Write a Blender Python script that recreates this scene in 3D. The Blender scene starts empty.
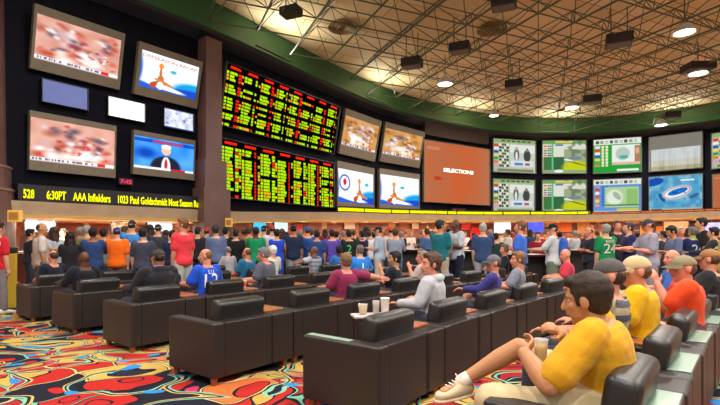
WORLD = .78; EXPO = 0.05; UPLIGHT = 60  # last value: power of the added uplights under the ceiling
import bpy, bmesh, math, random
import numpy as np
from mathutils import Vector, Matrix, noise
from mathutils.bvhtree import BVHTree
random.seed(7); RNG = np.random.default_rng(7)
C = bpy.context.scene.collection
F, HZ, CX, CH = 460.0, 239.0, 360.0, 1.4      # focal length in pixels, horizon row, centre column, eye height

def at(x, y, Z):
    """world point seen at pixel x, y at distance Z in front of the camera"""
    return Vector(((x - CX) * Z / F, Z, CH - (y - HZ) * Z / F))

# ------------------------------------------------------------------ materials
def lin(c):
    if isinstance(c, str):
        c = c.lstrip('#'); c = [int(c[i:i+2], 16) / 255 for i in (0, 2, 4)]
    return tuple((v / 12.92 if v <= .04045 else ((v + .055) / 1.055) ** 2.4) for v in c[:3])

MATS = {}
def mat(name, col, rough=.6, metal=0, bump=0, bscale=40, var=0, vscale=6, emit=0, spec=.5, sheen=0, alpha=1, trans=0):
    if name in MATS: return MATS[name]
    m = bpy.data.materials.new(name); m.use_nodes = True
    N, L = m.node_tree.nodes, m.node_tree.links
    b = N['Principled BSDF']; c = lin(col)
    b.inputs['Base Color'].default_value = (*c, 1)
    b.inputs['Roughness'].default_value = rough; b.inputs['Metallic'].default_value = metal
    b.inputs['Specular IOR Level'].default_value = spec
    b.inputs['Alpha'].default_value = alpha; b.inputs['Transmission Weight'].default_value = trans
    if sheen: b.inputs['Sheen Weight'].default_value = sheen
    if emit:
        b.inputs['Emission Color'].default_value = (*c, 1); b.inputs['Emission Strength'].default_value = emit
    if bump or var:
        tc = N.new('ShaderNodeTexCoord')
    if var:
        n = N.new('ShaderNodeTexNoise'); n.inputs['Scale'].default_value = vscale; n.inputs['Detail'].default_value = 4
        L.new(tc.outputs['Object'], n.inputs['Vector'])
        r = N.new('ShaderNodeMapRange'); r.inputs[1].default_value = .3; r.inputs[2].default_value = .7
        r.inputs[3].default_value = 1 - var; r.inputs[4].default_value = 1 + var
        L.new(n.outputs['Fac'], r.inputs[0])
        mx = N.new('ShaderNodeVectorMath'); mx.operation = 'SCALE'; mx.inputs[0].default_value = c
        L.new(r.outputs[0], mx.inputs['Scale']); L.new(mx.outputs[0], b.inputs['Base Color'])
    if bump:
        n = N.new('ShaderNodeTexNoise'); n.inputs['Scale'].default_value = bscale; n.inputs['Detail'].default_value = 3
        L.new(tc.outputs['Object'], n.inputs['Vector'])
        bp = N.new('ShaderNodeBump'); bp.inputs['Strength'].default_value = bump; bp.inputs['Distance'].default_value = .01
        L.new(n.outputs['Fac'], bp.inputs['Height']); L.new(bp.outputs[0], b.inputs['Normal'])
    MATS[name] = m
    return m

def emat(name, col, s):
    if name in MATS: return MATS[name]
    m = bpy.data.materials.new(name); m.use_nodes = True
    N, L = m.node_tree.nodes, m.node_tree.links; N.clear()
    e = N.new('ShaderNodeEmission'); o = N.new('ShaderNodeOutputMaterial')
    e.inputs[0].default_value = (*lin(col), 1); e.inputs[1].default_value = s
    L.new(e.outputs[0], o.inputs[0]); MATS[name] = m
    return m

def display_mat(s):
    n_ = 'display_%.2f' % s
    if n_ in MATS: return MATS[n_]
    m = bpy.data.materials.new(n_); m.use_nodes = True
    N, L = m.node_tree.nodes, m.node_tree.links; N.clear()
    e = N.new('ShaderNodeEmission'); o = N.new('ShaderNodeOutputMaterial'); a = N.new('ShaderNodeAttribute')
    a.attribute_name = 'picture'; e.inputs[1].default_value = s
    L.new(a.outputs['Color'], e.inputs[0]); L.new(e.outputs[0], o.inputs[0]); MATS[n_] = m
    return m

# ------------------------------------------------------------------ objects
def setp(o, label=None, cat=None, group=None, kind=None):
    if label: o['label'] = label
    if cat: o['category'] = cat
    if group: o['group'] = group
    if kind: o['kind'] = kind
    return o

def link(name, me, parent=None, m=None, loc=None):
    o = bpy.data.objects.new(name, me); C.objects.link(o)
    if m is not None:
        if not me.materials: me.materials.append(m)
    if parent is not None: o.parent = parent
    if loc is not None: o.location = loc
    return o

def empty(name, loc, rz=0, **k):
    o = bpy.data.objects.new(name, None); C.objects.link(o)
    o.location = loc; o.rotation_euler = (0, 0, rz); o.empty_display_size = .1
    return setp(o, **k)

def bm_obj(name, bm, m, parent=None, smooth=False, **k):
    bmesh.ops.recalc_face_normals(bm, faces=bm.faces)
    me = bpy.data.meshes.new(name); bm.to_mesh(me); bm.free()
    if smooth:
        for p in me.polygons: p.use_smooth = True
    o = link(name, me, parent, m)
    return setp(o, **k)

def box(bm, x0, x1, y0, y1, z0, z1, bev=0, seg=2, M=None):
    g = bmesh.ops.create_cube(bm, size=1)
    vs = g['verts']
    for v in vs:
        v.co = Vector(((v.co.x + .5) * (x1 - x0) + x0, (v.co.y + .5) * (y1 - y0) + y0, (v.co.z + .5) * (z1 - z0) + z0))
    if bev:
        es = list({e for v in vs for e in v.link_edges})
        r = bmesh.ops.bevel(bm, geom=es, offset=bev, segments=seg, profile=.5, affect='EDGES')
        vs = list({v for f in r['faces'] for v in f.verts} | {v for v in vs if v.is_valid})
    if M is not None: bmesh.ops.transform(bm, matrix=M, verts=vs)
    return vs

def cyl(bm, p0, p1, r0, r1=None, n=12, caps=True):
    r1 = r0 if r1 is None else r1
    p0, p1 = Vector(p0), Vector(p1); d = p1 - p0
    M = Matrix.Translation((p0 + p1) / 2) @ d.to_track_quat('Z', 'Y').to_matrix().to_4x4()
    return bmesh.ops.create_cone(bm, cap_ends=caps, segments=n, radius1=r0, radius2=r1, depth=d.length, matrix=M)['verts']

def sph(bm, c, r, n=12, M=None):
    r = (r, r, r) if not hasattr(r, '__len__') else r
    T = Matrix.Translation(c) @ (M or Matrix()) @ Matrix.Diagonal((*r, 1))
    return bmesh.ops.create_uvsphere(bm, u_segments=n, v_segments=max(6, n * 2 // 3), radius=1, matrix=T)['verts']

def copy_tree(o, parent=None):
    c = o.copy(); C.objects.link(c)
    if parent is not None: c.parent = parent
    for ch in list(o.children): copy_tree(ch, c)
    return c

def light_area(name, loc, size, power, col=(1, 1, 1), rot=(0, 0, 0), shape='DISK', size_y=None, spread=180):
    l = bpy.data.lights.new(name, 'AREA'); l.shape = shape; l.size = size; l.energy = power; l.color = col
    if size_y: l.size_y = size_y
    l.spread = math.radians(spread)
    o = bpy.data.objects.new(name, l); C.objects.link(o); o.location = loc; o.rotation_euler = rot
    return o

def text_mesh(s, size=1.0, ext=0.0, res=2, bold=0.0):
    cu = bpy.data.curves.new('t', 'FONT'); cu.body = s; cu.size = size; cu.extrude = ext; cu.resolution_u = res
    cu.align_x = 'LEFT'; cu.offset = bold
    o = bpy.data.objects.new('t', cu); C.objects.link(o)
    dg = bpy.context.evaluated_depsgraph_get(); me = bpy.data.meshes.new_from_object(o.evaluated_get(dg))
    bpy.data.objects.remove(o)
    return me

# ------------------------------------------------------------------ the wall curve (plan of the screen wall)
KN = [(-13.5, 1.0), (-10.8, 7.2), (-8.1, 11.0), (-5.0, 14.85), (-3.2, 17.5), (-.9, 20.9), (1.35, 23.75), (4.0, 26.1), (7.0, 28.1), (10.3, 29.3), (13.6, 29.5), (16.8, 28.7), (20.0, 26.3), (22.6, 22.3), (24.0, 17.0), (24, 9.5), (22.5, 2), (19, -4)]
CURVE = []
for i in range(len(KN) - 1):
    p0, p1, p2, p3 = [Vector(KN[max(0, min(len(KN) - 1, i + k))]) for k in (-1, 0, 1, 2)]
    for j in range(10):
        t = j / 10
        CURVE.append(.5 * ((2 * p1) + (p2 - p0) * t + (2 * p0 - 5 * p1 + 4 * p2 - p3) * t * t + (3 * p1 - p0 - 3 * p2 + p3) * t ** 3))
CURVE.append(Vector(KN[-1]))
ARC = [0.0]
for a, b in zip(CURVE, CURVE[1:]): ARC.append(ARC[-1] + (b - a).length)
def curve_at(s, off=0.0):
    """plan point at arc length s, moved off metres into the room (negative: behind the wall), and the inward normal"""
    s = max(0, min(ARC[-1] - 1e-4, s)); i = max(0, int(np.searchsorted(ARC, s, side='right')) - 1); i = min(i, len(CURVE) - 2)
    t = (s - ARC[i]) / (ARC[i + 1] - ARC[i]); p = CURVE[i].lerp(CURVE[i + 1], t)
    a = CURVE[max(0, i - 1)]; b = CURVE[min(len(CURVE) - 1, i + 2)]; d = (b - a).normalized()
    n = Vector((d.y, -d.x))
    return p + n * off, n
def arc_of_px(x, off=0.0):
    k = (x - CX) / F; best = None
    ss = np.linspace(2, ARC[-1] - 4, 900)
    prev = None
    for s in ss:
        p, n = curve_at(s, off)
        if p.y < 1: continue
        g = p.x - k * p.y
        if prev is not None and (g > 0) != (prev[1] > 0):
            s0, s1 = prev[0], s
            for _ in range(20):
                m_ = (s0 + s1) / 2; q, _n = curve_at(m_, off)
                if ((q.x - k * q.y) > 0) == (prev[1] > 0): s0 = m_
                else: s1 = m_
            return s0
        prev = (s, g)
    return ss[-1]
HB_PX = [(-60, 2.31), (230, 2.34), (340, 2.63), (430, 2.80), (520, 2.93), (620, 2.98), (760, 3.0)]
HB_S = [(arc_of_px(x), h) for x, h in HB_PX]
def base_h(s): return float(np.interp(s, [a for a, _ in HB_S], [b for _, b in HB_S]))
TOP = 8.05; DECK = 9.15

def strip(name, s0, s1, prof, m, n=None, parent=None, closed=True, **k):
    """sweep a profile [(off, z or function of s)] along the wall curve"""
    n = n or max(2, int((s1 - s0) / .7)); bm = bmesh.new(); rows = []
    for i in range(n + 1):
        s = s0 + (s1 - s0) * i / n; row = []
        for off, z in prof:
            p, _ = curve_at(s, off); zz = z(s) if callable(z) else z
            row.append(bm.verts.new((p.x, p.y, zz)))
        rows.append(row)
    m_ = len(prof)
    for a, b in zip(rows, rows[1:]):
        for j in range(m_ if closed else m_ - 1):
            bm.faces.new((a[j], a[(j + 1) % m_], b[(j + 1) % m_], b[j]))
    if closed: bm.faces.new(rows[0]); bm.faces.new(rows[-1][::-1])
    return bm_obj(name, bm, m, parent, **k)

# ------------------------------------------------------------------ painted pictures for the screens
class Cv:
    def __init__(s, w, h, bg=(0, 0, 0)):
        s.w, s.h = w, h; s.a = np.zeros((h, w, 3)); s.a[:] = s.c(bg)
        s.X, s.Y = np.meshgrid((np.arange(w) + .5) / w, 1 - (np.arange(h) + .5) / h)
    def c(s, c):
        if isinstance(c, str): c = c.lstrip('#'); c = [int(c[i:i+2], 16) / 255 for i in (0, 2, 4)]
        return np.array(c)
    def mix(s, m, c): m = np.clip(m, 0, 1)[..., None]; s.a = s.a * (1 - m) + s.c(c) * m
    def rect(s, x0, y0, x1, y1, c, a=1.0): s.mix(((s.X >= x0) & (s.X < x1) & (s.Y >= y0) & (s.Y < y1)) * a, c)
    def ell(s, cx, cy, rx, ry, c, rot=0, soft=.15):
        dx, dy = s.X - cx, s.Y - cy; cr, sr = math.cos(rot), math.sin(rot)
        d = np.sqrt(((dx * cr + dy * sr) / rx) ** 2 + ((-dx * sr + dy * cr) / ry) ** 2)
        s.mix((1 - d) / soft, c)
    def noise(s, sx, sy, seed):
        r = np.random.default_rng(seed); g = r.random((sy + 2, sx + 2)); x = s.X * sx; y = s.Y * sy
        i, j = x.astype(int), y.astype(int); fx, fy = x - i, y - j; fx = fx * fx * (3 - 2 * fx); fy = fy * fy * (3 - 2 * fy)
        return (g[j, i] * (1 - fx) + g[j, i + 1] * fx) * (1 - fy) + (g[j + 1, i] * (1 - fx) + g[j + 1, i + 1] * fx) * fy
    def blobs(s, n, box_, cols, r0, r1, seed, asp=1.0):
        r = np.random.default_rng(seed)
        for _ in range(n):
            x = r.uniform(box_[0], box_[2]); y = r.uniform(box_[1], box_[3]); q = r.uniform(r0, r1)
            s.ell(x, y, q, q * r.uniform(.4, 1.2) * asp, cols[r.integers(len(cols))], r.uniform(0, 3.1), .95)

def race_crowd(w, h, warm, seed):
    c = Cv(w, h, '#c98a78' if not warm else '#c08a50')
    n = c.noise(9, 7, seed); c.mix(n * .6, '#e8c4b8' if not warm else '#e0b070')
    c.blobs(26, (.0, .1, 1, .95), ['#b84a38', '#d06a58', '#a86050'] if not warm else ['#b06a30', '#8a5a30', '#d89040'], .05, .14, seed + 1)
    c.blobs(34, (.1, .3, .85, .85), ['#f4ecec', '#e8d8e0', '#6a5868', '#c0a8b0', '#9a4048', '#d8c0c0', '#584858'], .04, .12, seed + 2)
    c.blobs(12, (.25, .12, .8, .35), ['#fff8f0', '#ffffff', '#f0e0d8'], .06, .15, seed + 3)
    c.blobs(10, (.55, .2, .9, .5), ['#d02040', '#f0f0f0', '#a02838'], .02, .05, seed + 4)
    c.rect(0, .04, 1, .11, '#e8e8ec'); c.rect(0, 0, 1, .04, '#b09090')
    r = np.random.default_rng(seed)
    for i in range(30): x = r.uniform(.02, .75); c.rect(x, .05, x + .018, .1, '#606070')
    c.rect(.78, .04, .88, .11, '#d83030')
    return c
def recap(w, h, seed, left_logo=False):
    c = Cv(w, h, '#eaf0f8'); c.mix(c.noise(5, 4, seed) * .5, '#cfe0f4')
    c.ell(0, .5, .07, .5, '#3060c0', 0, .5)
    c.ell(.95, .15, .45, .32, '#2090d0', .1, .3); c.ell(.85, .08, .5, .16, '#2048b8', .1, .3); c.ell(.1, .02, .5, .16, '#2858c8', -.1, .3)
    c.ell(.45, .12, .42, .07, '#ffffff', -.15, .4)
    x = .36 if not left_logo else .6
    c.ell(x, .3, .06, .16, '#c06a30'); c.ell(x - .03, .2, .17, .07, '#a85028', .45); c.ell(x + .06, .25, .2, .045, '#c87840', -.4)
    c.ell(x - .01, .7, .045, .085, '#d88a30'); c.ell(x - .01, .5, .025, .16, '#b07040'); c.ell(x, .15, .06, .12, '#f8f8f8')
    c.ell(x + .2, .62, .06, .05, '#30a8c0'); c.ell(x - .12, .1, .05, .06, '#c04020')
    if left_logo:
        c.ell(.2, .6, .15, .26, '#204090'); c.ell(.2, .6, .12, .21, '#f8f8ff'); c.ell(.2, .62, .05, .11, '#d02030')
    for i in range(10): c.rect(.6 + .03 * i, .45 + .03 * (i % 3), .62 + .03 * i, .47 + .03 * (i % 3), '#90b8e0')
    return c
def anchor(w, h):
    c = Cv(w, h, '#2878e0'); c.mix(c.noise(6, 3, 5) * .8, '#60b0f8'); c.ell(.2, .5, .25, .25, '#1848b0', .3, .7); c.rect(0, .85, 1, .95, '#1030a0', .7); c.rect(.3, .86, .8, .94, '#e04050', .7)
    c.ell(.52, .08, .27, .42, '#282838'); c.ell(.52, .12, .08, .36, '#f0f0f4'); c.ell(.52, .2, .03, .2, '#c03040')
    c.ell(.52, .66, .085, .17, '#e8b8a0'); c.ell(.52, .77, .09, .08, '#f0f0f0')
    c.rect(0, 0, 1, .08, '#e0e4f0'); c.rect(.6, .0, .85, .08, '#c02838')
    return c
def race_desk(w, h):
    c = Cv(w, h, '#a8b098'); c.mix(c.noise(8, 6, 3) * .5, '#e0e4d0'); c.rect(0, .9, 1, 1, '#90b070')
    for i in range(6): c.rect(.2 + i * .12, .92, .28 + i * .12, .97, '#405040')
    for i, k in enumerate(['#e04030', '#f0f0f0', '#3050c0', '#f0e040', '#30a040', '#e08030', '#e890c0']): c.rect(.02, .78 - i * .1, .12, .85 - i * .1, k)
    for i in range(8):
        for j in range(4): c.rect(.15 + j * .055, .80 - i * .09, .195 + j * .055, .86 - i * .09, '#303830' if (i + j) % 3 else '#e8e8d8')
    c.rect(.4, .15, .98, .85, '#c8d0c0'); c.rect(.4, .6, .98, .85, '#e0e8e0')
    c.ell(.55, .55, .07, .2, '#606860'); c.ell(.55, .73, .035, .06, '#c8a088'); c.ell(.8, .52, .09, .2, '#484848'); c.ell(.8, .7, .035, .06, '#a07860'); c.ell(.55, .5, .03, .15, '#e8e8f0')
    c.rect(.42, .2, .95, .36, '#d8e0e8'); c.rect(.5, .22, .7, .3, '#5080c0'); c.rect(.75, .23, .86, .3, '#c05050')
    c.rect(.1, .03, .95, .1, '#788060')
    return c
def race_paddock(w, h):
    c = Cv(w, h, '#b8c8a0'); c.rect(0, .9, 1, 1, '#70a060'); c.rect(.3, .92, .7, .98, '#e0d060')
    c.rect(.02, .5, .5, .88, '#e0e0d0')
    for i in range(5):
        c.rect(.04, .8 - i * .07, .1, .85 - i * .07, ['#e04030', '#d0c040', '#308040', '#5070c0', '#e09040'][i])
        for j in range(3): c.rect(.12 + j * .045, .8 - i * .07, .155 + j * .045, .85 - i * .07, '#485048')
    c.rect(.3, .84, .48, .88, '#4070c0'); c.rect(.03, .1, .22, .5, '#487848'); c.rect(.26, .1, .5, .5, '#3c6a44'); c.rect(.22, .1, .26, .9, '#60c080')
    c.rect(.5, .08, 1, .9, '#98a888'); c.rect(.5, .72, 1, .9, '#d8dcc8'); c.mix((c.noise(14, 9, 8) > .55) * (c.X > .5) * (c.Y > .45) * .6, '#606850')
    c.ell(.8, .12, .4, .3, '#c8d020', -.2, .3); c.ell(.6, .4, .12, .03, '#f0f0e8', -.3); c.ell(.75, .46, .16, .06, '#788890'); c.ell(.8, .3, .25, .02, '#687038', -.35)
    c.rect(0, .02, 1, .1, '#90a880'); c.ell(.38, .07, .12, .05, '#f0f0f0')
    return c
def race_green(w, h, low):
    c = Cv(w, h, '#30a040' if not low else '#90b8d8'); c.rect(0, .83, 1, 1, '#e8ece0')
    for i in range(9): c.rect(.05 + i * .1, .86, .12 + i * .1, .95, ['#505850', '#90a090', '#c0c8b8'][i % 3])
    for i, k in enumerate(['#e0e8e0', '#e04838', '#f0f0f0', '#4060d0', '#f0d850', '#50b060', '#e08848']): c.rect(.03, .73 - i * .09, .15, .8 - i * .09, k)
    for i in range(7):
        for j in range(2): c.rect(.18 + j * .08, .73 - i * .09, .23 + j * .08, .8 - i * .09, '#f0f0c0' if not low else '#3858b0')
    if not low:
        c.rect(.4, .25, .98, .8, '#e8f0e8'); c.ell(.62, .55, .16, .2, '#b8c8c0'); c.ell(.64, .45, .1, .06, '#50b0a0'); c.rect(.86, .3, .98, .78, '#b08060'); c.ell(.92, .62, .04, .1, '#e0b090'); c.rect(.4, .22, .98, .3, '#e0b8a0')
        c.rect(.5, .05, .95, .1, '#f0f0f0')
    else:
        c.rect(0, 0, 1, .83, '#4880d0', .6); c.rect(.25, .15, .95, .76, '#b0d098'); c.ell(.45, .45, .2, .27, '#e4ecdc', 0, .3); c.ell(.5, .5, .07, .15, '#a8b8a0', .5); c.rect(.7, .2, .93, .7, '#90c070'); c.rect(.25, .2, .95, .24, '#608050')
        c.rect(.5, .05, .95, .12, '#d0c848'); c.rect(0, 0, 1, .04, '#e8f0f0')
        for i, k in enumerate(['#e04838', '#f0f0f0', '#f06040', '#f0d850', '#f090a0']): c.rect(.04, .66 - i * .12, .13, .75 - i * .12, k)
    return c
def grey_bars(w, h):
    c = Cv(w, h, '#8a867c'); c.mix((c.Y > .6) * .5, '#787468'); c.rect(.04, .02, .97, .62, '#c4c8c8'); c.mix(((c.Y < .3) & (c.X > .06)) * .5 * c.noise(60, 2, 4), '#b0a060'); c.mix((c.Y < .12) * .6, '#908850'); c.mix((c.noise(40, 1, 9) > .5) * (c.Y < .6) * .2, '#ffffff')
    return c
def track(w, h):
    c = Cv(w, h, '#4898c8'); c.mix(c.noise(7, 5, 12) * .9, '#98d0d8'); c.mix((c.noise(12, 9, 2) > .6) * .4, '#3878b8'); c.ell(.1, .85, .2, .12, '#2050b0', .3); c.ell(.25, .38, .05, .15, '#285898', .4)
    c.ell(.53, .52, .3, .17, '#e8eef0', .42, .08); c.ell(.53, .52, .28, .15, '#c05060', .42, .06); c.ell(.53, .52, .26, .13, '#f0f4f8', .42, .06); c.ell(.55, .54, .21, .085, '#1870c8', .42, .1)
    c.blobs(8, (.45, .47, .7, .62), ['#104090', '#50a0e0'], .015, .04, 3); c.ell(.85, .4, .12, .05, '#3a6a98', .6); c.rect(0, 0, 1, .08, '#a0b0a8'); c.rect(.05, .02, .25, .06, '#606860'); c.rect(.6, .84, .85, .88, '#e0f0f0')
    return c
def orange_card(w, h):
    c = Cv(w, h, '#c06840'); n = c.noise(4, 4, 21); c.mix((n > .5) * (n - .4) * 1.1, '#dc5826'); c.mix(c.noise(8, 8, 3) * .35, '#b06850'); c.mix((np.abs(c.X - .5) * 1.6) ** 3, '#b07a60')
    c.rect(.12, .47, .88, .48, '#f0c0a0', .5); c.rect(.04, .86, .22, .91, '#f0a080', .4); c.ell(.2, .4, .08, .04, '#c04020', 0, .5)
    return c
def plain(w, h, a, b, seed=1):
    c = Cv(w, h, a); c.mix(c.noise(4, 3, seed) * .5, b); return c
def led(w, h, upper):
    c = Cv(w, h, '#0c0a06'); r = np.random.default_rng(3 + upper)
    G, R, Y = '#b8f01c', '#ff2a1c', '#f0b020'
    rows = 19 if upper else 17; rh = 1 / rows
    cols = 8 if upper else 7; cw = 1 / cols
    for k in range(cols):
        x0 = k * cw + .012
        c.rect(x0 + .02, 1 - rh * 1.25, x0 + cw * .75, 1 - rh * .45, R)
        for i in range(2, rows):
            if r.random() < (.10 if upper else .06) or (upper and i % 4 == 1 and r.random() < .75): continue
            y = 1 - (i + 1) * rh; a = y + rh * .12; b = y + rh * .86
            p = r.random()
            x = x0; 
            c.rect(x, a, x + cw * .13, b, G if p < .7 else Y)
            c.rect(x + cw * .17, a, x + cw * (.17 + r.uniform(.22, .42)), b, G if p > .15 else Y)
            c.rect(x + cw * .66, a, x + cw * (.74 if k % 2 else .82), b, R if (k + upper) % 2 else (R if r.random() < .3 else G))
            if r.random() < .6: c.rect(x + cw * .85, a, x + cw * .95, b, G if r.random() < .6 else Y)
    d = ((np.floor(c.X * w) % 3) < 2) | (r.random((h, w)) < .5)
    c.a *= (0.45 + .55 * (r.random((h, w)) > .22))[..., None] * (0.7 + .3 * d)[..., None]
    return c
def led_strip(w, h, seed, col='#f4f000'):
    c = Cv(w, h, '#181806'); r = np.random.default_rng(seed); x = .005
    while x < 1:
        L_ = r.uniform(.03, .12); m = ((c.X > x) & (c.X < x + L_) & (c.Y > .15) & (c.Y < .88)); c.mix(m * (.75 + .25 * (r.random((h, w)) > .2)), col); x += L_ + r.uniform(.002, .005)
    return c

def display(name, cv, W, H, x0, z0, parent, strength=1.0, y=-.004, fn=None):
    """a glowing picture standing in the local x-z plane, facing local -y, from (x0, z0)"""
    h, w = cv.h, cv.w
    gx, gz = np.meshgrid(np.linspace(0, 1, w), np.linspace(1, 0, h))
    co = np.stack([x0 + gx * W, np.full_like(gx, y), z0 + gz * H], -1).reshape(-1, 3)
    if fn is not None: co = np.array([fn(*q) for q in co])
    idx = np.arange(w * h).reshape(h, w)
    f = np.stack([idx[:-1, :-1], idx[1:, :-1], idx[1:, 1:], idx[:-1, 1:]], -1).reshape(-1, 4)
    me = bpy.data.meshes.new(name); me.from_pydata(co.tolist(), [], f.tolist())
    col = np.ones((w * h, 4), dtype=np.float32); col[:, :3] = np.clip(cv.a, 0, 1).reshape(-1, 3) ** 2.2
    at_ = me.attributes.new('picture', 'FLOAT_COLOR', 'POINT'); at_.data.foreach_set('color', col.ravel())
    return link(name, me, parent, display_mat(strength))
# ================================================================== materials used all over
leather = mat('chair_leather', '#261d1b', .45, bump=.12, bscale=160, var=.12, vscale=5, spec=.55)
cushion_m = mat('cushion_leather', '#1d1b1b', .38, bump=.15, bscale=120, var=.1, spec=.6)
wood_tray = mat('tray_wood', '#a8643c', .25, var=.2, vscale=14)
foot_m = mat('foot_wood', '#8a4a24', .4)
mint_m = mat('mint_surface', '#8aa490', .35, var=.06)  # pale mint tone of thin patches on shelf and arm tops
black = mat('black_panel', '#0a0a16', .75, spec=.12, var=.2, vscale=1.5)
bezel = mat('bezel_beige', '#6f6452', .6, var=.1)
bezel_dark = mat('bezel_dark', '#17171c', .4)
stone = mat('column_stone', '#6b4c48', .45, var=.12, vscale=2, bump=.05, bscale=8)
green = mat('cornice_green', '#2f6a45', .5, var=.12, vscale=.8)
greend = mat('truss_paint', '#59644f', .45)
cream = mat('fascia_cream', '#b59c7e', .5, var=.1, vscale=2)
metal = mat('metal_grey', '#8a8c90', .35, metal=.8)
charcoal = mat('charcoal_case', '#2c2a2a', .5)

# ================================================================== the setting
def carpet():
    m = bpy.data.materials.new('carpet'); m.use_nodes = True; N, L = m.node_tree.nodes, m.node_tree.links; b = N['Principled BSDF']
    b.inputs['Roughness'].default_value = .95; b.inputs['Specular IOR Level'].default_value = .1
    tc = N.new('ShaderNodeTexCoord')
    def node(t, **k):
        n = N.new(t)
        for a, v in k.items():
            if a in n.inputs: n.inputs[a].default_value = v
            else: setattr(n, a, v)
        return n
    mp = node('ShaderNodeMapping'); mp.inputs['Rotation'].default_value = (0, 0, .5); mp.inputs['Scale'].default_value = (1, 1.25, 1); L.new(tc.outputs['Object'], mp.inputs[0])
    nz = node('ShaderNodeTexNoise', Scale=1.1, Detail=1.0); L.new(mp.outputs[0], nz.inputs['Vector'])
    sub = node('ShaderNodeVectorMath', operation='MULTIPLY_ADD'); sub.inputs[1].default_value = (1.1, 1.1, 0); L.new(nz.outputs['Color'], sub.inputs[0]); L.new(mp.outputs[0], sub.inputs[2])
    def palette(src, cols):
        r = node('ShaderNodeValToRGB'); r.color_ramp.interpolation = 'CONSTANT'; e = r.color_ramp.elements
        while len(e) < len(cols): e.new(.5)
        for i, (p, c) in enumerate(cols): e[i].position = p; e[i].color = (*lin(c), 1)
        L.new(src, r.inputs[0]); return r
    def vor(scale, off, feature='F1'):
        o = node('ShaderNodeVectorMath', operation='ADD'); o.inputs[1].default_value = off; L.new(sub.outputs[0], o.inputs[0])
        v = node('ShaderNodeTexVoronoi', Scale=scale, feature=feature, Randomness=.9); v.voronoi_dimensions = '2D'; L.new(o.outputs[0], v.inputs['Vector']); return v
    def mixc(fac, a, bb):
        x = node('ShaderNodeMix', data_type='RGBA'); L.new(fac, x.inputs[0]); L.new(a, x.inputs[6])
        if isinstance(bb, str): x.inputs[7].default_value = (*lin(bb), 1)
        else: L.new(bb, x.inputs[7])
        return x.outputs[2]
    def mask(src, lo, hi):
        g = node('ShaderNodeMath', operation='GREATER_THAN'); g.inputs[1].default_value = lo; L.new(src, g.inputs[0])
        l = node('ShaderNodeMath', operation='LESS_THAN'); l.inputs[1].default_value = hi; L.new(src, l.inputs[0])
        mu = node('ShaderNodeMath', operation='MULTIPLY'); L.new(g.outputs[0], mu.inputs[0]); L.new(l.outputs[0], mu.inputs[1]); return mu.outputs[0]
    v1 = vor(2.1, (0, 0, 0)); v1e = vor(2.1, (0, 0, 0), 'DISTANCE_TO_EDGE')
    sep = node('ShaderNodeSeparateColor'); L.new(v1.outputs['Color'], sep.inputs[0])
    base = palette(sep.outputs[0], [(0, '#b02a26'), (.36, '#22222f'), (.62, '#c8a452'), (.82, '#a82a2c'), (.9, '#d8703c')]).outputs[0]
    ring = palette(sep.outputs[1], [(0, '#7ab49c'), (.38, '#1c1c28'), (.7, '#d8bc78')]).outputs[0]
    inner = palette(sep.outputs[2], [(0, '#c09a4c'), (.22, '#b02a26'), (.6, '#2a2a3c'), (.8, '#c4a050')]).outputs[0]
    c = mixc(mask(v1.outputs['Distance'], -1, .2), base, inner)
    c = mixc(mask(v1.outputs['Distance'], .2, .25), c, '#20202c')
    c = mixc(mask(v1e.outputs['Distance'], -1, .034), c, ring)
    c = mixc(mask(v1e.outputs['Distance'], .034, .06), c, '#24202c')
    # long arcs crossing the cells
    v2 = vor(1.25, (3.3, 1.7, 0))
    c = mixc(mask(v2.outputs['Distance'], .38, .41), c, '#7fb8a0'); c = mixc(mask(v2.outputs['Distance'], .41, .44), c, '#22222e')
    c = mixc(mask(v2.outputs['Distance'], .44, .465), c, '#c8a860')
    v3 = vor(2.3, (7.1, 4.4, 0)); sep3 = node('ShaderNodeSeparateColor'); L.new(v3.outputs['Color'], sep3.inputs[0])
    mm = node('ShaderNodeMath', operation='MULTIPLY'); L.new(mask(v3.outputs['Distance'], -1, .17), mm.inputs[0]); L.new(mask(sep3.outputs[0], .4, 2), mm.inputs[1])
    c = mixc(mm.outputs[0], c, palette(sep3.outputs[1], [(0, '#2f86c8'), (.6, '#c83a66'), (.8, '#2f86c8')]).outputs[0])
    L.new(c, b.inputs['Base Color'])
    n2 = node('ShaderNodeTexNoise', Scale=220.0); L.new(tc.outputs['Object'], n2.inputs['Vector']); bp = node('ShaderNodeBump', Strength=.3, Distance=.006); L.new(n2.outputs[0], bp.inputs['Height']); L.new(bp.outputs[0], b.inputs['Normal'])
    return m
bm = bmesh.new(); box(bm, -22, 32, -12, 42, -.2, 0); bm_obj('floor', bm, carpet(), kind='structure')

def deck_mat():
    m = mat('deck_panels', '#e4d8b8', .7, var=.1, vscale=.5); N, L = m.node_tree.nodes, m.node_tree.links; b = N['Principled BSDF']
    tc = N.new('ShaderNodeTexCoord'); mp = N.new('ShaderNodeMapping'); mp.inputs['Rotation'].default_value = (0, 0, math.radians(-23.8)); L.new(tc.outputs['Object'], mp.inputs[0])
    br = N.new('ShaderNodeTexBrick'); br.inputs['Scale'].default_value = 1; br.inputs['Brick Width'].default_value = 2.4; br.inputs['Row Height'].default_value = 1.2; br.inputs['Mortar Size'].default_value = .02
    br.inputs['Color1'].default_value = (*lin('#ead9ae'), 1); br.inputs['Color2'].default_value = (*lin('#dcc896'), 1); br.inputs['Mortar'].default_value = (*lin('#a8966c'), 1)
    L.new(mp.outputs[0], br.inputs['Vector']); L.new(br.outputs[0], b.inputs['Base Color'])
    return m
bm = bmesh.new(); box(bm, -20, 30, -3.5, 36, DECK, DECK + .2); bm_obj('ceiling', bm, deck_mat(), kind='structure')

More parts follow.
